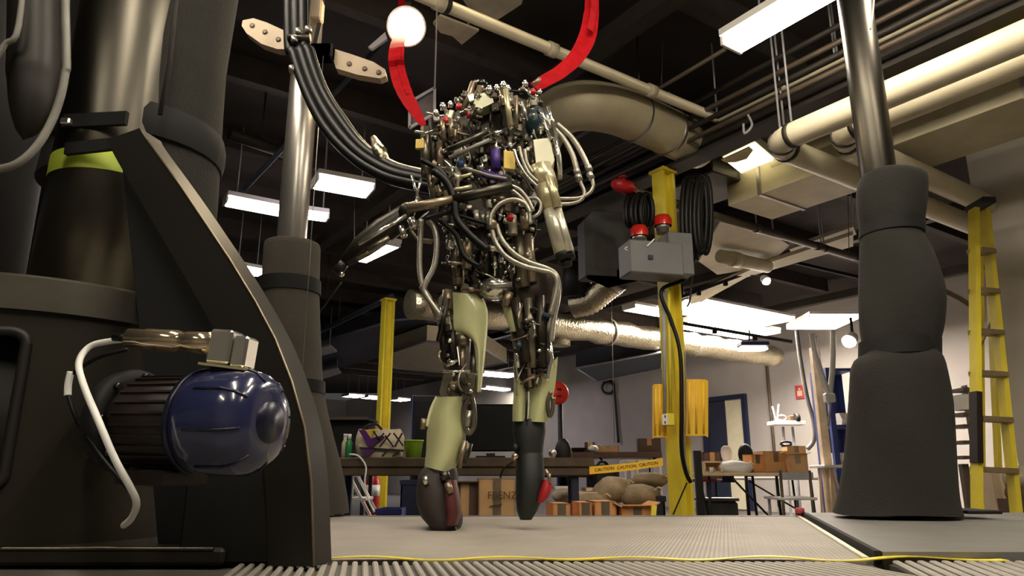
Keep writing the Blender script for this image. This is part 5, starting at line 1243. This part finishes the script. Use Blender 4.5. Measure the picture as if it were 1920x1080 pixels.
# ================================================================ REAR WORK TABLES
def table(l, r, y, Y, dep, label, mt='wood_light', leg='black', ydeg=0, th=.03, z=None, group='work tables', nm='folding_table'):
    a_, b_ = P(l, y, Y), P(r, y, Y); z = z or a_.z; e, f = yaw(ydeg); w = b_.x - a_.x; c = Vec(((a_.x + b_.x) / 2, Y, 0)) + f * dep / 2
    t = thing(nm, label, 'table', (c.x, c.y, 0), group)
    MB().box(c + Z * (z - th / 2), e * w / 2, f * dep / 2, Z * th / 2, .006).build('tabletop', mt, t)
    for s in (-1, 1):
        for q in (-1, 1): MB().tube([c + e * s * (w / 2 - .08) + f * q * (dep / 2 - .06) + Z * (z - th), c + e * s * (w / 2 - .06) + f * q * (dep / 2 - .06)], .014, 8).build('leg', leg, t)
        MB().tube([c + e * s * (w / 2 - .07) + f * (dep / 2 - .06) + Z * .15, c + e * s * (w / 2 - .07) - f * (dep / 2 - .06) + Z * .15], .012, 6).build('crossbar', leg, t)
    MB().tube([c - f * (dep / 2 - .06) + e * (w / 2 - .08) + Z * (z * .25), c - f * (dep / 2 - .06) - e * w * .15 + Z * (z - th)], .01, 6).build('brace', leg, t)
    return t, c, z
tt, tc, tz2 = table(1316, 1478, 888, 7.0, .7, 'pale wooden folding table right of the near yellow column', ydeg=4, z=.68)
t3, tc3, tz3 = table(1330, 1540, 897, 8.6, .6, 'white folding table standing behind the pale wooden one', 'white_plastic', ydeg=4, z=.63)
t4, tc4, tz4 = table(1062, 1240, 850, 8.0, .8, 'dark workbench cluttered with boxes in front of the back wall', 'cardboard_dark', ydeg=-6, th=.06, z=.9)
t5, tc5, tz5 = table(1300, 1345, 900, 7.6, .5, 'small reddish cart partly hidden by the dark post', 'sign_red', z=.62)
def TQ(px, py, Y): return P(px, py, Y)
# dark post right of yellow column
pq = P(1312, 930, 6.2); ps = thing('dark_post', 'dark navy square post just right of the near yellow column', 'post', (pq.x, 6.2, 0))
MB().box(Vec((pq.x, 6.2, P(1312, 845, 6.2).z / 2)), X * .028, Yv * .028, Z * P(1312, 845, 6.2).z / 2, .004).build('shaft', 'black', ps); MB().box(Vec((pq.x, 6.2, .008)), X * .08, Yv * .08, Z * .008).build('foot_plate', 'black', ps)
gx = P(1335, 945, 7.9); gy = thing('storage_bin', 'grey fabric storage bin under the rear tables', 'bin', (gx.x, 7.9, 0))
MB().box(Vec((gx.x + .06, 7.95, .2)), X * .19, Yv * .15, Z * .2, .03).build('body', 'box_grey_dark', gy); MB().box(Vec((gx.x + .06, 7.95, .41)), X * .2, Yv * .16, Z * .015, .01).build('lid', 'box_grey', gy)
# on the tables
carton(1408, 1432, 852, 7.2, 'narrow orange cardboard box at the middle of the pale table', 'cardboard_orange', .15, False, z0=tz2, ydeg=20)
carton(1430, 1478, 846, 7.35, 'tall plain cardboard box on the pale table', 'cardboard', .25, False, z0=tz2, ydeg=3)
carton(1478, 1512, 852, 7.05, 'open flapped cardboard box at the right end of the pale table', 'cardboard', .25, True, z0=tz2, ydeg=-12)
carton(1476, 1510, 836, 8.7, 'cardboard box standing on the rear white table', 'cardboard', .2, False, z0=tz3, ydeg=0)
wc = tag(sack(1378, 878, 30, 14, 7.15, 'x', 'white_cloth', seed=9), 'heap of white cloth on the pale table', 'cloth'); wc.name = 'cloth_heap'; wc['group'] = 'table clutter'
for ch_ in wc.children: ch_.name = 'loose_corner'; ch_.data.materials.clear(); ch_.data.materials.append(MT['white_cloth'])
md = thing('mannequin_head', 'white rounded head form with navy collar on the rear table', 'model', P(1363, 868, 7.5))
q = P(1363, 868, 7.5); MB().lathe([(0, .045), (.03, .04), (.06, .05), (.11, .055), (.15, .045), (.17, .02), (.172, .001)], q, Z, 18, caps=False).build('head', 'white_cloth', md); MB().lathe([(-.07, .07), (-.02, .075), (.02, .05)], q, Z, 18).build('collar', 'purple', md)
MB().lathe([(-.19, .08), (-.17, .06), (-.07, .06)], q, Z, 14).build('base', 'navy', md)
nb = thing('black_jacket', 'dark jacket draped on a chair behind the cardboard boxes', 'jacket', P(1398, 880, 8.3)); blob(1398, 852, 14, 20, 8.3, .08, 'body', 'black', nb); blob(1398, 870, 17, 12, 8.3, .1, 'sleeve', 'black', nb)
q = P(1398, 885, 8.35); MB().tube([q, Vec((q.x, q.y, 0))], .02, 8).build('stand', 'black', nb)
wb_ = thing('white_bucket', 'small white bucket beside the dark jacket', 'bucket', P(1400, 870, 7.45)); q = P(1399, 868, 7.45); MB().lathe([(0, .04), (.09, .05), (.09, .045), (.01, .036)], Vec((q.x, q.y, tz2)), Z, 16).build('body', 'white_plastic', wb_); MB().lathe([(.085, .053), (.095, .053)], Vec((q.x, q.y, tz2)), Z, 16).build('rim', 'white_plastic', wb_)
cub = thing('wooden_cubby', 'small open wooden cubby at the left end of the pale table', 'shelf', P(1338, 890, 7.1)); q0_ = P(1322, 866, 7.1); q1_ = P(1353, 866, 7.1)
for x in (q0_.x, q1_.x): MB().box((x, 7.2, (tz2 + q0_.z) / 2), X * .008, Yv * .08, Z * (q0_.z - tz2) / 2).build('side', 'wood_light', cub)
for z_ in (tz2 + .006, q0_.z): MB().box(((q0_.x + q1_.x) / 2, 7.2, z_), X * (q1_.x - q0_.x) / 2, Yv * .08, Z * .008).build('shelf', 'wood_light', cub)
MB().box(((q0_.x + q1_.x) / 2, 7.285, (tz2 + q0_.z) / 2), X * (q1_.x - q0_.x) / 2, Yv * .004, Z * (q0_.z - tz2) / 2).build('back', 'cardboard', cub)
cu_ = thing('white_cup', 'small white cup in front of the wooden cubby', 'cup', P(1335, 893, 7.05)); q = P(1335, 893, 7.08); MB().lathe([(0, .018), (.05, .024), (.05, .021), (.005, .015)], Vec((q.x, q.y, tz2)), Z, 14).build('body', 'white_plastic', cu_); MB().tube(spline([Vec((q.x + .022, q.y, tz2 + .04)), Vec((q.x + .035, q.y, tz2 + .028)), Vec((q.x + .02, q.y, tz2 + .012))]), .003).build('handle', 'white_plastic', cu_)
carton(1320, 1350, 848, 7.9, 'brown cardboard box on the cart behind the wooden cubby', 'cardboard_dark', .15, False, z0=tz5, ydeg=0)
# clutter on dark workbench
carton(1196, 1238, 822, 8.2, 'brown box at the right end of the dark workbench', 'cardboard_dark', .25, False, z0=tz4, ydeg=-6)
carton(1096, 1116, 829, 8.2, 'small brown box in the middle of the dark workbench', 'cardboard_dark', .15, False, z0=tz4, ydeg=-6)
carton(1120, 1160, 836, 8.25, 'low tan box on the dark workbench', 'cardboard', .15, False, z0=tz4, ydeg=-6)
bw = thing('wide_bowl', 'wide brown bowl at the left end of the dark workbench', 'bowl', P(1085, 845, 8.3)); q = P(1084, 840, 8.3); MB().lathe([(0, .05), (.04, .12), (.05, .13), (.045, .12), (.01, .04)], Vec((q.x, q.y, tz4)), Z, 20).build('body', 'wood_dark', bw); MB().lathe([(.045, .133), (.052, .133)], Vec((q.x, q.y, tz4)), Z, 20).build('rim', 'wood_dark', bw)
sack(1112, 841, 9, 6, 8.1, 'small white bag on the dark workbench', 'white_cloth', seed=14)
sh = thing('low_shelf', 'white low shelf with binders behind the caution tape', 'shelf', P(1190, 900, 6.6)); s0_, s1_ = P(1172, 864, 6.6), P(1238, 864, 6.6); cx = (s0_.x + s1_.x) / 2; sw = (s1_.x - s0_.x) / 2
for z_ in (.05, .35, s0_.z): MB().box((cx, 6.75, z_), X * sw, Yv * .15, Z * .01).build('shelf', 'white_plastic', sh)
for x in (s0_.x, cx - .05, s1_.x): MB().box((x, 6.75, s0_.z / 2), X * .01, Yv * .15, Z * s0_.z / 2).build('upright', 'white_plastic', sh)
for i, (dx, mt) in enumerate(((-.12, 'white_plastic'), (-.09, 'navy'), (.0, 'white_cloth'), (.05, 'sign_red'), (.1, 'cardboard_dark'))):
    t = thing('ring_binder', ['white binder at the left of the low shelf', 'navy binder second from left on the low shelf', 'wide white binder in the middle of the low shelf', 'dark red binder on the low shelf', 'brown binder at the right of the low shelf'][i], 'binder', (cx + dx, 6.7, .36), 'binders on the low shelf')
    MB().box((cx + dx, 6.7, .36 + .11), X * .02, Yv * .09, Z * .11, .004).build('cover', mt, t); MB().box((cx + dx, 6.606, .5), X * .008, Yv * .002, Z * .02).build('spine_label', 'white_plastic', t)
cable('wall_cable', 'dark cable looping down the back wall', [wallp(1130, 715, .05), wallp(1148, 715, .05), wallp(1152, 735, .05), wallp(1156, 780, .05), wallp(1160, 830, .05)], .03, 'hose_black')
tag(MB().tube([wallp(1140 + 11 * cos(a * .4), 727 + 11 * sin(a * .4), .08) for a in range(17)], .03, 6).build('cable_loop', 'hose_black'), 'small black cable loop high on the back wall', 'cable')
# wall shelf, sign, hose
q0_, q1_ = P(1444, 792, 11.0), P(1504, 796, 11.0); shf = thing('plotter_stand', 'white high stand with small machine near the wall sign', 'stand', P(1475, 870, 11.0))
c = (q0_ + q1_) / 2; MB().box(c, X * (q1_.x - q0_.x) / 2, Yv * .15, Z * .03, .01).build('top', 'white_plastic', shf)
for x in (1468, 1486): a_ = P(x, 800, 11.0); MB().tube([a_, Vec((a_.x, 11.0, 0))], .02, 8).build('post', 'frame_pale', shf)
MB().box(Vec((c.x, 11.0, .02)), X * .2, Yv * .15, Z * .02, .005).build('foot', 'frame_pale', shf)
mc = thing('small_plotter', 'small machine with dark spool on the high white stand', 'machine', c + Z * .03); MB().box(P(1486, 786, 11.0), X * .07, Yv * .08, Z * .05, .01).build('body', 'wood_dark', mc); MB().lathe([(-.03, .07), (.03, .07)], P(1494, 784, 10.9), X, 16).build('spool', 'black', mc)
for a, b in (((1455, 788), (1448, 762)), ((1457, 788), (1460, 758))): MB().tube([P(*a, 11.0), P(*b, 11.0)], .012, 6).build('arm', 'white_plastic', mc)
MB().tube([P(1466 + 8 * cos(k * .6), 783 + 5 * sin(k * .6), 10.9) for k in range(11)], .01, 6).build('ring', 'frame_pale', mc)
sg = wallp(1500, 735, .02); t = thing('wall_sign', 'small red and white square sign on the back wall', 'sign', sg - Z * .15)
hx = (wallp(1509, 735, .02) - wallp(1492, 735, .02)).length / 2; hz_ = (wallp(1500, 722, .02) - wallp(1500, 747, .02)).length / 2
MB().box(sg, V * hx, WN * .01, Z * hz_).build('plate', 'sign_red', t); MB().box(sg + WN * .012 - Z * hz_ * .2, V * hx * .55, WN * .002, Z * hz_ * .4).build('pictogram', 'plate_cream', t); MB().ball(sg + WN * .012 + Z * hz_ * .4, hz_ * .2, 10).build('pictogram_dot', 'plate_cream', t)
cable('air_drop', 'grey hose drooping along the wall beside the red sign', [P(1494, 620, 9.5), P(1500, 670, 9.5), P(1512, 740, 9.5), P(1525, 790, 9.5), P(1526, 825, 9.5), P(1514, 842, 9.5)], .03, 'cable_grey')
tag(MB().tube([P(1474 + 10 * cos(k * .5), 832 + 4 * sin(k * .5), 9.6) for k in range(13)], .015, 6).build('wire_ring', 'hose_black'), 'small black wire ring above the plain cardboard box', 'ring')
# bright vertical hoses, orange post, blue rack
op = thing('orange_post', 'pale orange square post left of the blue rack', 'post', P(1553, 968, 8.0)); q = P(1553, 900, 8.0)
MB().box(Vec((q.x, 8.0, 1.02)), X * .045, Yv * .045, Z * 1.02, .006).build('shaft', 'orange_post', op); MB().box(Vec((q.x, 8.0, .01)), X * .1, Yv * .1, Z * .01).build('foot_plate', 'orange_post', op)
for i, pts in enumerate(([(1522, 625), (1528, 660), (1540, 700), (1552, 738)], [(1562, 620), (1562, 660), (1560, 700), (1556, 738)], [(1530, 630), (1532, 680), (1545, 730)])):
    cable('hanging_hose', ['left pale hose hanging from the square lamp', 'right pale hose hanging straight by the orange post', 'middle thin pale hose between the two hanging hoses'][i], [P(a, b, 7.4) for a, b in pts], [.03, .03, .016][i], 'white_plastic', group='pale hanging hoses', cat='hose')
vb = thing('hose_manifold', 'pale block where the hanging hoses meet', 'manifold', P(1555, 755, 7.3)); MB().box(P(1555, 746, 7.35), X * .05, Yv * .04, Z * .045, .01).build('body', 'white_plastic', vb); MB().tube([P(1557, 754, 7.35), P(1553, 800, 7.35)], .012, 6).build('tail', 'frame_pale', vb)
rk = thing('storage_rack', 'tall blue storage rack beside the right foam padding', 'rack', P(1580, 968, 8.4)); x0_, x1_ = P(1562, 800, 8.4).x, P(1612, 800, 8.4).x; zt_ = P(1580, 690, 8.4).z
for x in (x0_, x1_):
    for yy in (8.4, 8.8): MB().box((x, yy, zt_ / 2), X * .03, Yv * .03, Z * zt_ / 2).build('upright', 'blue_rack', rk)
MB().box(((x0_ + x1_) / 2, 8.82, zt_ / 2), X * (x1_ - x0_) / 2, Yv * .01, Z * zt_ / 2).build('back_panel', 'blue_rack', rk)
for z_ in (.3, .75, 1.2, zt_ - .02): MB().box(((x0_ + x1_) / 2, 8.6, z_), X * (x1_ - x0_) / 2, Yv * .22, Z * .015).build('shelf', 'blue_rack', rk)
for i, (z_, dx, mt) in enumerate(((.765, -.05, 'white_plastic'), (.765, .08, 'cardboard_dark'), (1.215, .02, 'white_cloth'), (.315, 0, 'navy'))):
    t = thing('parts_bin', ['white parts bin on the middle shelf of the blue rack', 'brown parts bin on the middle shelf of the blue rack', 'white parts bin on the upper shelf of the blue rack', 'navy parts bin on the lowest shelf of the blue rack'][i], 'bin', ((x0_ + x1_) / 2 + dx, 8.5, z_), 'bins on the blue rack')
    MB().prism([Vec(((x0_ + x1_) / 2 + dx - .06, 8.42, z_)), Vec(((x0_ + x1_) / 2 + dx - .06, 8.7, z_)), Vec(((x0_ + x1_) / 2 + dx - .06, 8.7, z_ + .14)), Vec(((x0_ + x1_) / 2 + dx - .06, 8.46, z_ + .14)), Vec(((x0_ + x1_) / 2 + dx - .06, 8.4, z_ + .06))], X * .12).build('tray', mt, t); MB().box(((x0_ + x1_) / 2 + dx, 8.4, z_ + .03), X * .04, Yv * .004, Z * .012).build('label_holder', 'white_plastic', t)
sd_, sdc, sdz = table(1545, 1600, 866, 7.7, .4, 'small pale side table at the foot of the orange post', 'white_plastic', 'wood_light', z=.76)
chr_ = thing('metal_chair', 'pale metal chair in front of the white rear table', 'chair', P(1495, 968, 6.6)); q = P(1495, 935, 6.6)
for s in (-1, 1):
    MB().tube([Vec((q.x + s * .13, 6.6, 0)), Vec((q.x + s * .13, 6.6, P(1495, 882, 6.6).z))], .014, 8).build('leg', 'pipe_brown', chr_); MB().tube([Vec((q.x + s * .13, 6.95, 0)), Vec((q.x + s * .13, 6.95, q.z))], .014, 8).build('leg', 'frame_pale', chr_)
MB().box(Vec((q.x, 6.78, q.z)), X * .17, Yv * .2, Z * .012, .005).build('seat', 'white_plastic', chr_); MB().box(P(1495, 892, 6.6), X * .14, Yv * .008, Z * .03, .005).build('backrest', 'frame_pale', chr_)
rk_ = thing('stop_button', 'small red stop button on the rear edge of the treadmill', 'button', P(1498, 968, 3.03)); q = PZ(1498, 966, DZ); q = Vec((P(1498, 960, 3.04).x, 3.03, DZ + .002)); MB().lathe([(0, .01), (.012, .01), (.012, .018), (.03, .018), (.034, .01)], q, Z, 14).build('cap', 'sign_red', rk_); MB().lathe([(-.001, .016), (.004, .016)], q, Z, 14).build('washer', 'black', rk_)

# ================================================================ STEP LADDER AND RIGHT SIDE
LY = 4.4
ld = thing('step_ladder', 'tall yellow fibreglass step ladder against the grey wall end', 'ladder', P(1860, 985, LY))
def LQ(px, py, dy=0): return P(px, py, LY + dy)
def ext(a, b, py): t = (py - a[1]) / (b[1] - a[1]); return (a[0] + (b[0] - a[0]) * t, py)
La, Lb = (1826, 392), (1832, 960); Ra, Rb = (1846, 392), (1896, 870)
MB().bar(LQ(*La), LQ(*ext(La, Lb, 1080)), .075, .03, up=X).build('rail', 'yellow_paint', ld); MB().bar(LQ(*Ra, .12), LQ(*ext(Ra, Rb, 1080), .12), .075, .03, up=X).build('rail', 'yellow_paint', ld)
MB().bar(LQ(1836, 392, .3), LQ(1842, 1060, .9), .05, .025, up=X).build('rear_rail', 'yellow_paint', ld); MB().bar(LQ(1850, 392, .4), LQ(1880, 1060, 1.0), .05, .025, up=X).build('rear_rail', 'yellow_paint', ld)
MB().box(LQ(1838, 384, .06), X * .045, Yv * .1, Z * .022, .008).build('top_cap', 'black', ld)
for y in (470, 545, 622, 700, 785, 880, 985):
    a_, b_ = ext(La, Lb, y), ext(Ra, Rb, y + 3); MB().bar(LQ(*a_), LQ(*b_, .12), .09, .03).build('step', 'rung', ld)
MB().bar(LQ(1829, 735, -.02), LQ(1831, 868, -.02), .078, .034, up=X).build('rail_label', 'motor_brown', ld, 'dark warning label on the rail'); MB().bar(LQ(1836, 655, .5), LQ(1860, 600, .5), .02, .01).build('spreader', 'rung', ld)
nt_ = thing('book_stack_shelf', 'narrow wall rack holding papers left of the ladder', 'shelf', P(1808, 870, 5.6))
for y in (732, 778, 800, 830, 858): MB().box(P(1806, y, 5.6), X * .06, Yv * .1, Z * .012).build('tray', 'pipe_brown', nt_)
MB().box(P(1819, 795, 5.72), X * .006, Yv * .03, Z * .3).build('side', 'pipe_brown', nt_); MB().box(P(1806, 755, 5.6), X * .04, Yv * .06, Z * .06, .005).build('papers', 'white_cloth', nt_)
q = P(1806, 870, 5.65); MB().bar(q, Vec((q.x, 5.65, 0)), .05, .05).build('leg', 'pipe_brown', nt_)
sb = thing('soft_bundle', 'pale bundle resting on a stool at the right edge', 'bundle', P(1905, 960, 4.9)); blob(1908, 895, 26, 22, 4.9, .12, 'upper_fold', 'sheet_cream', sb); blob(1912, 925, 24, 18, 4.9, .12, 'lower_fold', 'cardboard_dark', sb)
q = P(1905, 935, 4.9); MB().bar(q, Vec((q.x, 4.9, 0)), .2, .2).build('pedestal', 'cardboard_dark', sb)
pb_ = thing('pale_carton', 'pale tall carton on the floor between the ladder rails', 'box', P(1850, 968, 5.0)); q = P(1856, 885, 5.05); MB().box(Vec((q.x, 5.0, q.z / 2)), X * .07, Yv * .06, Z * q.z / 2, .004).build('body', 'plate_cream', pb_); MB().box(Vec((q.x, 4.935, q.z / 2)), X * .012, Yv * .003, Z * q.z / 2).build('edge_tape', 'orange_post', pb_)
cable('right_conduit', 'grey cable arm crossing behind the ladder top', [P(1770, 545, 5.4), P(1800, 560, 5.4), P(1818, 572, 5.4)], .02, 'pipe_brown')
